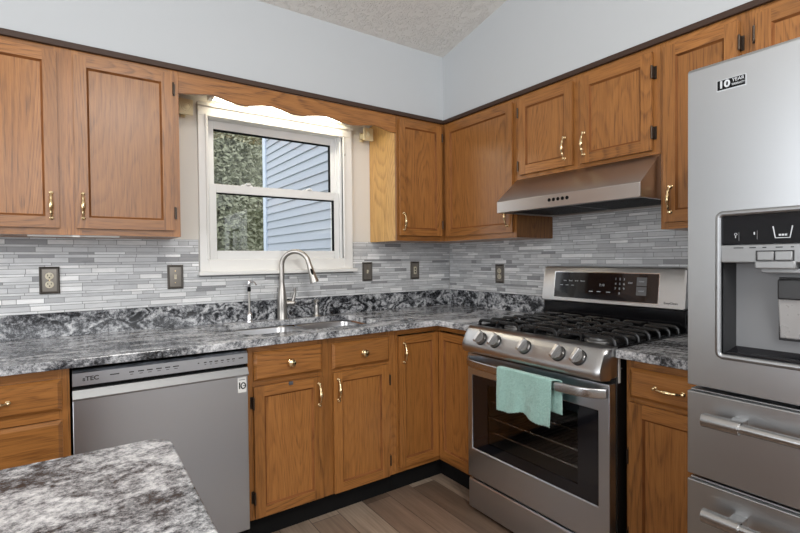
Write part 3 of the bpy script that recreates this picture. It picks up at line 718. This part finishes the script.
# ------------------------------------------------------------------ dishwasher
dw = empty('dishwasher', (-2.3615, -DB, 0), 0, 'stainless steel dishwasher left of the sink cabinet', 'dishwasher')
WD = .634; F = -.036                               # front plane y = -.66
m = MB(); m.box((.004, .0, .08), (WD-.004, .56, .858)); m.build('tub', BMAT, dw, smooth=False)
m = MB(); m.box((.004, F+.022, .806), (WD-.004, 0, .861)); m.prism([(F+.022, .861), (F+.012, .861), (F, .852), (F, .806), (F+.022, .806)], 0, .004, WD-.004); DPN = m.build('control_panel', SSD, dw, ang=30)
m = MB(); m.box((.004, F, .075), (WD-.004, 0, .757)); DD = m.build('door', SSD, dw, bevel=.002)
m = MB(); m.box((.006, F+.024, .757), (WD-.006, 0, .806)); m.build('handle_recess', BMAT, DD, smooth=False); m = MB()
pr = [(F+.023, .790), (F+.006, .792), (F+.0015, .790), (F-.017, .763), (F-.0165, .759), (F-.010, .755), (F+.024, .755)]
m.prism(pr, 0, .004, WD-.004); m.build('pocket_handle', SSHD, DD, ang=35)
m = MB(); m.box((.004, .035, FZ), (WD-.004, .05, .075)); m.build('toe_kick', BMAT, dw)
text('brand_mark', 'sTEC', .022, (.060, F-.0006, .829), INK, DPN, sx=1.05, bold=.0006)
x_ = .118
for s_i, (xx, bw) in enumerate([(.135, .03), (.19, .016), (.222, .02), (.252, .02), (.284, .02), (.315, .018), (.345, .022), (.43, .006), (.456, .01), (.478, .012), (.5, .014), (.524, .012), (.548, .012), (.57, .012), (.602, .02)]):
    m = MB(); m.box((xx-bw/2, F-.0006, .8315), (xx+bw/2, F, .8355))
    if s_i not in (0, 7, 14): m.box((xx-bw*.3, F-.0006, .8235), (xx+bw*.3, F, .8255))
    m.build('panel_mark', INK, DPN, smooth=False)
st = MB(); st.box((WD-.047, F-.0012, .683), (WD-.011, F, .748)); ST = st.build('warranty_sticker', LABELW, DD); ST['label'] = 'white sticker reading 10'
text('sticker_one', '1', .042, (WD-.040, F-.0016, .712), BMAT, ST, sx=1.15)
m = MB(); m.tube([(WD-.0245+.0095*math.cos(2*PI*k/24), F-.0016, .712+.0125*math.sin(2*PI*k/24)) for k in range(25)], .0024, 6); m.box((WD-.026, F-.002, .711), (WD-.016, F-.0012, .7135)); m.build('sticker_zero', BMAT, ST)
m = MB(); m.box((WD-.042, F-.0016, .737), (WD-.016, F-.0012, .740)); m.build('sticker_line', GREY, ST, smooth=False)

# ------------------------------------------------------------------ range (local x = -(y+.95), local y = world x)
rg = empty('gas_range', (0, -.950, FZ), RZ, 'stainless slide-in style gas range with black grates and five knobs', 'range')
G = FZ; WR = .777
z_ = lambda z: z-G
m = MB(); m.box((0, -.660, z_(.0)), (.012, -.02, z_(.893))); m.box((WR-.012, -.66, z_(.0)), (WR, -.02, z_(.893))); m.box((.012, -.035, z_(0)), (WR-.012, -.02, z_(.893))); m.box((.012, -.66, z_(0)), (WR-.012, -.035, z_(.015))); m.box((.012, -.66, z_(.70)), (WR-.012, -.64, z_(.893))); m.box((.012, -.66, z_(0.015)), (WR-.012, -.64, z_(.29)))
m.build('range_body', plain('range_side', (.02, .018, .017, 1), .35, .4), rg, bevel=.003)
m = MB()
for x in (.05, WR-.05):
    for y in (-.6, -.1): m.cyl((x, y, 0), (x, y, z_(.0)), .018, n=12)
m.build('leveling_foot', BMAT, rg)
m = MB(); m.box((.004, -.703, z_(-.012)), (WR-.004, -.66, z_(.128))); m.prism([(-.703, z_(.128)), (-.697, z_(.136)), (-.66, z_(.136)), (-.66, z_(.128))], 0, .004, WR-.004); m.build('storage_drawer', SSD, rg, bevel=.004)
# oven door with framed smoked window
GX0, GX1, GZ0, GZ1 = .034, .728, .296, .668
m = MB(); F = -.705; o = (.004, .147, WR-.004, .776)
q = lambda a, y: [(a[0], y, z_(a[1])), (a[2], y, z_(a[1])), (a[2], y, z_(a[3])), (a[0], y, z_(a[3]))]
A, B, C_, D_ = q(o, -.662), q(o, F), q((GX0, GZ0, GX1, GZ1), F), q((GX0, GZ0, GX1, GZ1), F+.006)
for P_, Q_ in ((A, B), (B, C_), (C_, D_)):
    for i in range(4): j = (i+1) % 4; m.face([P_[i], P_[j], Q_[j], Q_[i]], g=0)
DR = m.build('oven_door', SSD, rg, weld=True, bevel=.003)
IX0, IX1, IZ0, IZ1 = .135, .635, .345, .635
m = MB(); y = F+.005
for a in ((GX0, GZ0, IX0, GZ1), (IX1, GZ0, GX1, GZ1), (IX0, GZ0, IX1, IZ0), (IX0, IZ1, IX1, GZ1)): m.box((a[0], y, z_(a[1])), (a[2], y+.012, z_(a[3])))
m.build('window_surround', GLASSB, DR, smooth=False)
m = MB(); m.box((IX0, y, z_(IZ0)), (IX1, y+.004, z_(IZ1))); m.build('oven_glass', OVENGLASS, DR, smooth=False)
m = MB(); CV = plain('oven_enamel', (.075, .07, .068, 1), .35)
for lo, hi in (((IX0-.03, -.69, z_(IZ0-.03)), (IX1+.03, -.25, z_(IZ0-.02))), ((IX0-.03, -.69, z_(IZ1+.02)), (IX1+.03, -.25, z_(IZ1+.03))), ((IX0-.03, -.69, z_(IZ0-.03)), (IX0-.02, -.25, z_(IZ1+.03))), ((IX1+.02, -.69, z_(IZ0-.03)), (IX1+.03, -.25, z_(IZ1+.03))), ((IX0-.03, -.26, z_(IZ0-.03)), (IX1+.03, -.25, z_(IZ1+.03)))): m.box(lo, hi)
m.build('oven_cavity', CV, rg, smooth=False)
for zz in (.40, .47, .55):
    m = MB(); m.cyl((IX0-.018, -.675, z_(zz)), (IX1+.018, -.675, z_(zz)), .005, n=8); m.cyl((IX0-.02, -.28, z_(zz)), (IX1+.02, -.28, z_(zz)), .0035, n=8)
    for k in range(19): x = IX0+k*(IX1-IX0)/18; m.cyl((x, -.67, z_(zz)), (x, -.28, z_(zz)), .0017, n=6)
    m.build('oven_rack', SSH, rg)
# bowed handle
P_ = []; n = 40
for i in range(n+1):
    t = i/n; x = .012+t*(WR-.028); e = min(t, 1-t)
    y = F-.004-.052*(1-math.exp(-(e/.055)**1.2))-.012*math.sin(PI*t)
    P_.append((x, y, z_(.741)))
m = MB(); m.tube(P_, 1, sec=[(.019*math.copysign(abs(math.cos(a))**.4, math.cos(a)), .008*math.copysign(abs(math.sin(a))**.5, math.sin(a))) for a in [2*PI*k/20 for k in range(20)]], up=(0, 0, 1)); m.build('oven_handle', SSH, DR, ang=50)
# control panel with rounded shoulders
R = []; nU = 56
for i in range(nU+1):
    t = i/nU; e = min(t, 1-t)*WR; bgf = 1-.12*(max(0, 1-e/.085))**2.2
    edge = min(1, e/.024); rd = math.sqrt(max(0, 1-(1-edge)**2))
    x = t*WR; f0 = -.672; 
    yb = lambda q: f0+(q-f0)*(.45*rd+.55*bgf)
    zt, zb_ = .914, .790+.010*(1-rd)
    prof = [(-.655, zt), (-.688, zt), (yb(-.708), .911), (yb(-.720), .902), (yb(-.733), .880), (yb(-.746), .856), (yb(-.757), .834), (yb(-.760), .818), (yb(-.757), .803), (yb(-.748), .793), (yb(-.725), zb_), (-.655, zb_)]
    R.append([(x, a, z_(b_)) for a, b_ in prof])
m = MB(); m.rings(R); CPN = m.build('control_panel', steel('panel_steel', (.50, .50, .50), .30, 0), rg, ang=38)
kn = Vector((0, -.042, .028)).normalized(); kn = Vector((0, -.866, .5)).normalized()
KM = steel('knob_steel_shaded', (.30, .295, .29), .30, 0); KG = steel('grip_steel_lit', (.62, .61, .60), .30, 0)  # shadow contrast painted in: disc steel darkened, grip steel brightened
for k, u in enumerate((.139, .231, .404, .576, .669)):
    c0 = Vector((u, -.7395, z_(.866)))
    e1 = Vector((1, 0, 0)); e2 = kn.cross(e1)
    m = MB(); m.lathe([(.032, -.004), (.0325, .003), (.031, .006), (.001, .0062)], c0, kn, 28, mi=1); m.lathe([(.029, .006), (.028, .017), (.026, .021), (.001, .0215)], c0, kn, 28)
    dr = (e1*-.35+e2*-1).normalized(); sd = kn.cross(dr)
    mk = m.build('control_knob', [KM, DGREY], CPN)
    m = MB(); c1 = c0+kn*.020
    prf = [(-.031, 0), (-.031, .018), (-.026, .022), (.022, .022), (.029, .016), (.029, 0)]
    Rr = [[c1+dr*a+kn*b_+sd*w for a, b_ in prf] for w in (-.0075, .0075)]
    m.rings(Rr); m.build('knob_grip', KG, mk, bevel=.002)
m = MB(); 
for (a, zz) in ((-.63, .87), (-.63, .83)): m.cyl((WR, a, z_(zz)), (WR+.004, a, z_(zz)), .005, n=10)
m.build('side_screw', CHROME, rg)
m = MB(); m.box((WR, -.652, z_(.775)), (WR+.0015, -.638, z_(.872))); m.build('rating_label', LABELW, rg)
# cooktop
BURN = plain('burner_aluminium', (.22, .22, .22, 1), .4, .8)
m = MB(); m.box((0, -.66, z_(.893)), (WR, -.10, z_(.9005))); m.box((0, -.66, z_(.9)), (.016, -.1, z_(.912))); m.box((WR-.016, -.66, z_(.9)), (WR, -.1, z_(.912))); m.box((.016, -.668, z_(.9)), (WR-.016, -.652, z_(.912))); CT = m.build('cooktop', BLACK, rg, bevel=.003)
ZT0 = .9005
for u, v_, r_ in ((.155, -.51, .045), (.155, -.24, .036), (.388, -.38, .05), (.62, -.51, .052), (.62, -.24, .034)):
    m = MB(); m.lathe([(r_+.016, 0), (r_+.014, .006), (r_, .008), (r_-.002, .018), (r_-.008, .020), (.001, .020)], (u, v_, z_(ZT0)), n=28); bb = m.build('burner', BURN, rg)
    m = MB(); m.lathe([(r_-.006, .020), (r_-.004, .024), (r_-.010, .029), (.001, .030)], (u, v_, z_(ZT0)), n=28); m.build('burner_cap', IRON, bb)
BSEC = [(-.5, -.5), (.5, -.5), (.5, .25), (.28, .5), (-.28, .5), (-.5, .25)]
def bar(m, pts, w=.010, h=.015):
    P = [Vector(p) for p in pts]; R_ = []
    d0 = (P[-1]-P[0]); d0.z = 0; d0.normalize(); s_ = Vector((d0.y, -d0.x, 0))
    for k, p in enumerate(P):
        t = (P[min(k+1, len(P)-1)]-P[max(k-1, 0)]).normalized(); up = s_.cross(t); up = up if up.z > 0 or abs(up.z) < 1e-6 else -up
        R_.append([p+s_*x*w+up*y*h for x, y in BSEC])
    m.rings(R_)
zt = z_(.940); zl = z_(.904)
for gx0, gx1, cx in ((.020, .282, .155), (.287, .490, .388), (.495, .757, .62)):
    m = MB(); y0, y1 = -.648, -.118
    fr_y = [y0+.012+k*(y1-y0-.024)/6 for k in range(7)]
    for k, y in enumerate(fr_y):
        burners = [b_ for b_ in (((-.51, .05), (-.24, .04)) if cx != .388 else ((-.38, .055),)) if abs(b_[0]-y) < b_[1]*1.1]
        end0 = [(gx0, y, zl), (gx0+.003, y, zt-.012), (gx0+.014, y, zt-.002), (gx0+.03, y, zt)]; end1 = [(gx1-.03, y, zt), (gx1-.014, y, zt-.002), (gx1-.003, y, zt-.012), (gx1, y, zl)]
        if burners and k not in (0, 6):
            g_ = .028
            bar(m, end0+[(cx-g_-.006, y, zt+.001), (cx-g_, y, zt-.006)]); bar(m, [(cx+g_, y, zt-.006), (cx+g_+.006, y, zt+.001)]+end1)
        else: bar(m, end0+end1)
    for x in (gx0+.008, gx1-.008): bar(m, [(x, y0, zl+.004), (x, y1, zl+.004)], .010, .012)
    for ya, yb_ in (((y0, -.545), (-.475, -.275), (-.205, y1)) if cx != .388 else ((y0, -.43), (-.33, y1))):
        pts = [(cx, ya, zt), (cx, yb_, zt)]
        if ya == y0: pts = [(cx, ya-.004, zl), (cx, ya, zt-.010), (cx, ya+.012, zt)]+pts[1:]
        bar(m, pts)
    m.build('grate', IRON, rg)
# backguard
m = MB(); m.box((.004, -.10, z_(.893)), (WR-.004, -.02, z_(1.012))); m.box((.0, -.075, z_(1.0)), (WR, -.012, z_(1.197))); m.box((.02, -.103, z_(.93)), (WR-.02, -.1, z_(.955))); m.build('vent_riser', BLACK, rg, bevel=.003)
m = MB()
def bgp(x, z, y): return (x, y, z_(z))
yf0, yf1 = -.112, -.086     # leans back towards the top
prof = [(-.075, 1.010), (-.108, 1.008), (-.115, 1.016), (-.092, 1.196), (-.085, 1.204), (-.02, 1.204), (-.02, 1.19), (-.075, 1.19)]
R = []
for x, cc in ((0, .012), (.012, 0), (WR-.012, 0), (WR, .012)):
    R.append([(x, y+(0), z_(max(1.008+cc, min(1.204-cc, z)))) for y, z in prof])
m.rings(R); BG = m.build('backguard', SSW, rg, bevel=.002)
tilt = math.atan2(.023, .18)
dp = empty('display_mount', (0, -.115, z_(1.016)), 0); dp.parent = rg; dp.rotation_euler = (-tilt, 0, 0)
m = MB(); m.box((.083, -.0025, .018), (.657, 0.0, .158)); m.box((.079, -.0012, .014), (.661, 0, .162), mi=1); DS = m.build('display', [GLASSB, CHROME], dp, bevel=.001)
yy = -.0030
text('clock_digits', '7:18', .017, (.372, yy, .094), PRINT, DS)
for i in range(4):
    text('touch_key', ['Bake', 'Roast', 'Broil', 'Warm'][i], .010, (.15+i*.036, yy, .112), PRINT, DS)
for i in range(3): m = MB(); m.box((.12+.035*i, yy, .086), (.138+.035*i, -.002, .0885)); m.build('touch_mark', PRINT, DS, smooth=False)
for i, x in enumerate((.30, .345, .398)): m = MB(); m.box((x, yy, .058), (x+.022, -.002, .0615)); m.build('touch_mark', PRINT, DS, smooth=False)
for r_i in range(4):
    for c_i in range(3):
        ch = '123456789 0 '[r_i*3+c_i]
        if ch != ' ': text('keypad_digit', ch, .016, (.446+c_i*.022, yy, .128-r_i*.024), PRINT, DS)
text('touch_key', 'OFF', .013, (.522, yy, .11), PRINT, DS)
for z0 in (.052, .098): m = MB(); m.box((.553, yy, z0), (.602, -.002, z0+.042)); m.build('start_pad', plain('pad_grey', srgb(108, 108, 110), .4) if z0 < .06 else bpy.data.materials['pad_grey'], DS, smooth=False)
text('start_text', 'START', .009, (.577, yy-.0006, .119), PRINT, DS); text('start_text', 'CLEAR', .009, (.577, yy-.0006, .073), PRINT, DS)
text('model_mark', 'EasyClean', .015, (.715, -.0012, .024), INK, dp)
# ------------------------------------------------------------------ towel over the oven handle
tw = empty('dish_towel', (0, -.950, FZ), RZ, 'mint green terry dish towel draped over the oven handle', 'towel')
bot = [(.27, .573), (.34, .572), (.41, .592), (.45, .577), (.52, .568), (.58, .575)]
def ib(u):
    for (a, b_), (c_, d_) in zip(bot, bot[1:]):
        if u <= c_: return b_+(d_-b_)*max(0, (u-a)/(c_-a))
    return bot[-1][1]
nu, ns = 60, 64; V_ = []; Ff = []
hy = -.772
for i in range(nu+1):
    t = i/nu
    for j in range(ns+1):
        s = j/ns
        if s < .36:      # behind the handle
            q = s/.36; z = .628+(.762-.628)*q; u = .30+.305*t; y = hy+.0135+.003*math.sin(t*9)*(1-q)
            if t > .93: pass
        elif s < .46:    # over the top
            q = (s-.36)/.10; a = q*PI; z = .762+.0045*math.sin(a); u = .30-.02*q+(.305-.008*q)*t; y = hy+.0135*math.cos(a)
        else:
            q = (s-.46)/.54; u0 = .280+.008*q; u1 = .577-.004*q; u = u0+(u1-u0)*t; zb2 = ib(.27+.31*t)+.0035*abs(math.sin(t*PI*20))
            z = .762+(zb2-.762)*q; y = hy-.0135-.010*q**.7*math.sin(t*7.5+.6)-.006*q*math.sin(t*17+q*2)-.010*q*math.exp(-((t-.62)/.10)**2)
            edge = (1 if t < .001 else 0)-(1 if t > .999 else 0); u += .0025*edge*abs(math.sin(q*PI*16))
        V_.append((u, y, z-G))
for i in range(nu):
    for j in range(ns):
        a = i*(ns+1)+j; Ff.append((a, a+1, a+ns+2, a+ns+1))
me = bpy.data.meshes.new('towel_cloth'); me.from_pydata(V_, [], Ff); me.materials.append(TOWEL); me.shade_smooth()
o = bpy.data.objects.new('towel_cloth', me); COL.objects.link(o); o.parent = tw
s = o.modifiers.new('sol', 'SOLIDIFY'); s.thickness = .0045; s.offset = 0
m = MB(); m.box((.262, hy+.008, .652-G), (.284, hy+.010, .690-G)); m.build('care_label', LABELW, tw)

# ------------------------------------------------------------------ hood
hd_ = empty('range_hood', (0, -.955, 1.495), RZ, 'stainless under-cabinet range hood above the gas range', 'range hood')
WH = .770
m = MB(); P4 = [(-.011, .190), (-.330, .190), (-.484, .062), (-.488, .058), (-.488, 0), (-.470, 0), (-.470, .014), (-.011, .014)]
m.prism(P4, 0, 0, WH); m.box((0, -.47, 0), (.012, -.011, .014)); m.box((WH-.012, -.47, 0), (WH, -.011, .014)); m.box((.012, -.02, 0), (WH-.012, -.011, .014))
m.build('hood_shell', steel('hood_steel', (.50, .47, .45), .30, 0), hd_, bevel=.0012)
for a, b_ in ((.02, .38), (.39, .75)):
    m = MB(); m.box((a, -.40, .007), (b_, -.06, .014)); fl = m.build('grease_filter', plain('filter_mesh', (.34, .34, .34, 1), .5, .8) if 'filter_mesh' not in bpy.data.materials else bpy.data.materials['filter_mesh'], hd_, bevel=.002)
    m = MB()
    for k in range(28): x = a+.012+k*(b_-a-.024)/27; m.box((x-.002, -.392, .0045), (x+.002, -.068, .0075))
    m.build('filter_slats', DGREY, fl, smooth=False)
m = MB(); m.box((.02, -.455, .006), (.75, -.41, .014)); m.build('light_panel', DGREY, hd_, bevel=.002)
for k in range(5):
    m = MB(); m.lathe([(.0085, 0), (.0085, .0015), (.0065, .003), (.001, .0032)], (.335+k*.0245, -.488, .034), (0, -1, 0), 16); m.build('hood_button', BMAT, hd_)

# ------------------------------------------------------------------ refrigerator
fr = empty('refrigerator', (0, -2.079, FZ), RZ, 'stainless four-door refrigerator with water dispenser at the right edge', 'refrigerator')
WF = .905; FV = -.90; DT = -.835
m = MB(); m.box((.003, -.825, .02), (WF-.003, -.05, z_(1.765))); m.build('fridge_body', plain('fridge_side_grey', srgb(98, 99, 102), .5, .3), fr, bevel=.004)
m = MB()
for x in (.08, WF-.08):
    for y in (-.75, -.12): m.cyl((x, y, 0), (x, y, .03), .02, n=12)
m.build('leveling_foot', BMAT, fr)
m = MB(); m.box((.02, -.832, z_(1.76)), (.10, -.70, z_(1.79))); m.box((WF-.10, -.832, z_(1.76)), (WF-.02, -.70, z_(1.79))); m.build('hinge_cover', DGREY, fr, bevel=.006)
m = MB(); DZ0, DZ1 = .890, 1.781; OX0, OX1, OZ0, OZ1 = .080, .374, .985, 1.368
q = lambda a, y: [(a[0], y, z_(a[1])), (a[2], y, z_(a[1])), (a[2], y, z_(a[3])), (a[0], y, z_(a[3]))]
o = (0, DZ0, .450, DZ1); i_ = (OX0, OZ0, OX1, OZ1)
A, B, C_ = q(o, DT), q(o, FV), q(i_, FV)
for P_, Q_ in ((A, B), (B, C_)):
    for i in range(4): j = (i+1) % 4; m.face([P_[i], P_[j], Q_[j], Q_[i]])
m.face(A[::-1])
FD = m.build('door', SSZ, fr, weld=True, bevel=.006, seg=3)
# recess of the dispenser
m = MB(); RY = -.845
for P_, Q_ in ((q(i_, FV), q(i_, FV+.012)),):
    for i in range(4): j = (i+1) % 4; m.face([P_[i], P_[j], Q_[j], Q_[i]])
lo = (OX0+.006, OZ0+.004, OX1-.006, 1.237)
A, B = q(lo, FV+.010), q((lo[0]+.015, lo[1]+.02, lo[2]-.015, lo[3]), RY)
for i in range(4): j = (i+1) % 4; m.face([A[i], A[j], B[j], B[i]], mi=1 if i != 0 else 2)
m.face(B, mi=3)
RC = m.build('dispenser_recess', [SSZ, DGREY, GLASSB, GREY], FD, smooth=False, weld='keep')
m = MB(); rp = rrect(OX0-.001, OX1+.001, z_(OZ0)-.001, z_(OZ1)+.001, .012, 6); rp = [(x, FV-.001, z) for x, z in rp]; rp += rp[:2]
m.tube(rp, .008, 10, cap=False); m.build('dispenser_frame', SSHD, FD)
m = MB(); m.box((OX0+.004, FV+.002, z_(1.286)), (OX1-.004, FV+.03, z_(1.364))); DP = m.build('dispenser_display', GLASSB, FD, smooth=False)
m = MB(); m.box((OX0+.004, FV-.003, z_(1.238)), (OX1-.004, FV+.045, z_(1.284))); PN = m.build('dispenser_panel', LGREY, FD, bevel=.003)
for k in range(2):
    m = MB(); m.box((.168+k*.037, FV-.009, z_(1.244)), (.202+k*.037, FV-.002, z_(1.266))); m.build('dispenser_button', LGREY, PN, bevel=.002)
m = MB(); m.box((.161, FV-.006, z_(1.222)), (.245, FV+.03, z_(1.243))); m.build('button_housing', LGREY, PN, bevel=.004)
m = MB(); m.box((.164, FV-.004, z_(1.243)), (.242, FV-.0025, z_(1.269))); m.build('button_shadow_gap', INK, PN, smooth=False)
for k, (x, w) in enumerate(((.115, .022), (.15, .014), (.178, .008), (.205, .014), (.235, .006), (.28, .02), (.33, .018))):
    m = MB(); m.box((x, FV-.0035, z_(1.2755)), (x+w, FV-.003, z_(1.278))); m.build('panel_mark', INK, PN, smooth=False)
m = MB(); m.box((.170, FV+.012, z_(1.212)), (.285, FV+.04, z_(1.224))); m.build('spout_rail', LGREY, PN, bevel=.002)
yv = FV+.0014      # icons on the display
m = MB(); m.tube([(.198, yv, z_(1.329)), (.203, yv, z_(1.300)), (.232, yv, z_(1.300)), (.237, yv, z_(1.329))], .0014, 6); m.build('glass_icon', PRINT, DP)
m = MB()
for k in range(3): m.box((.210+.006*k, yv-.001, z_(1.305)), (.2145+.006*k, yv, z_(1.3095)))
m.build('ice_icon', PRINT, DP, smooth=False)
m = MB(); m.tube([(.118+.003*math.cos(2*PI*k/12), yv, z_(1.313)+.003*math.sin(2*PI*k/12)) for k in range(13)], .0006, 5); m.box((.117, yv-.001, z_(1.303)), (.1186, yv, z_(1.309))); m.build('lock_icon', PRINT, DP)
m = MB(); m.box((.125, yv-.001, z_(1.296)), (.1258, yv, z_(1.318))); m.box((.165, yv-.001, z_(1.298)), (.1658, yv, z_(1.32))); m.build('divider_icon', GREY, DP, smooth=False)
m = MB(); m.box((.158, yv-.001, z_(1.31)), (.1605, yv, z_(1.317))); m.build('bulb_icon', PRINT, DP, smooth=False)
m = MB(); m.box((.196, RY-.003, z_(1.038)), (.298, RY, z_(1.20))); pd = m.build('paddle_surround', INK, RC, bevel=.004)
m = MB(); m.prism([(RY-.014, z_(1.045)), (RY-.030, z_(1.160)), (RY-.024, z_(1.160)), (RY-.004, z_(1.045))], 0, .201, .293); m.build('paddle', plain('paddle_metal', srgb(176, 177, 178), .28, .25), pd, bevel=.003)
m = MB(); m.box((.201, RY-.034, z_(1.145)), (.293, RY-.004, z_(1.196))); m.build('paddle_cap', DGREY, pd, bevel=.004)
m = MB(); m.box((OX0+.014, FV+.008, z_(OZ0+.003)), (OX1-.014, RY-.001, z_(OZ0+.012))); m.build('drip_tray', GLASSB, RC, bevel=.002)
# sticker reading 10 YEAR WARRANTY
m = MB(); m.box((.074, FV-.0012, z_(1.6985)), (.141, FV, z_(1.7285))); SKR = m.build('warranty_badge', PRINT, FD, smooth=False); SKR['label'] = 'black and silver badge reading 10 YEAR WARRANTY'
m = MB(); m.box((.0755, FV-.0016, z_(1.7015)), (.1395, FV-.001, z_(1.727))); m.build('badge_face', BMAT, SKR, smooth=False)
text('badge_number', '10', .026, (.0915, FV-.002, z_(1.7145)), PRINT, SKR, sx=1.05, bold=.0009, ext=.0005)
text('badge_text', 'YEAR', .0125, (.1235, FV-.002, z_(1.7200)), PRINT, SKR, sx=.95); text('badge_text', 'WARRANTY', .0085, (.1235, FV-.002, z_(1.709)), PRINT, SKR, sx=.62)
# right door, drawers, handles
m = MB(); m.box((.455, FV, z_(DZ0)), (WF, DT, z_(DZ1))); RD = m.build('door', SSZ, fr, bevel=.006, seg=3)
for par, x in ((FD, .425), (RD, .480)):
    m = MB(); m.cyl((x, FV-.045, z_(.98)), (x, FV-.045, z_(1.62)), .012, n=16)
    for z in (1.01, 1.59): m.cyl((x, FV, z_(z)), (x, FV-.045, z_(z)), .010, n=12)
    m.build('door_handle', SSH, par)
for z0, z1, hz in ((.636, .873, .815), (.075, .620, .556)):
    m = MB(); m.box((0, FV, z_(z0)), (WF, DT, z_(z1))); m.box((0.004, FV+.012, z_(z1)), (WF-.004, DT, z_(z1+.006))); d = m.build('freezer_drawer', SSZ, fr, bevel=.006, seg=3)
    m = MB(); yh = FV-.052; m.cyl((.075, yh, z_(hz)), (WF-.075, yh, z_(hz)), .0125, n=20)
    for x in (.062, WF-.147):
        m.cyl((x, yh, z_(hz)), (x+.085, yh, z_(hz)), .0185, n=24); xp = x+(.055 if x < .4 else .0)
        m.box((xp, yh, z_(hz-.012)), (xp+.03, FV, z_(hz+.012)))
    m.build('drawer_handle', SSH, d)
m = MB(); m.box((.02, -.84, .01), (WF-.02, -.80, z_(.07))); m.build('base_grille', DGREY, fr)
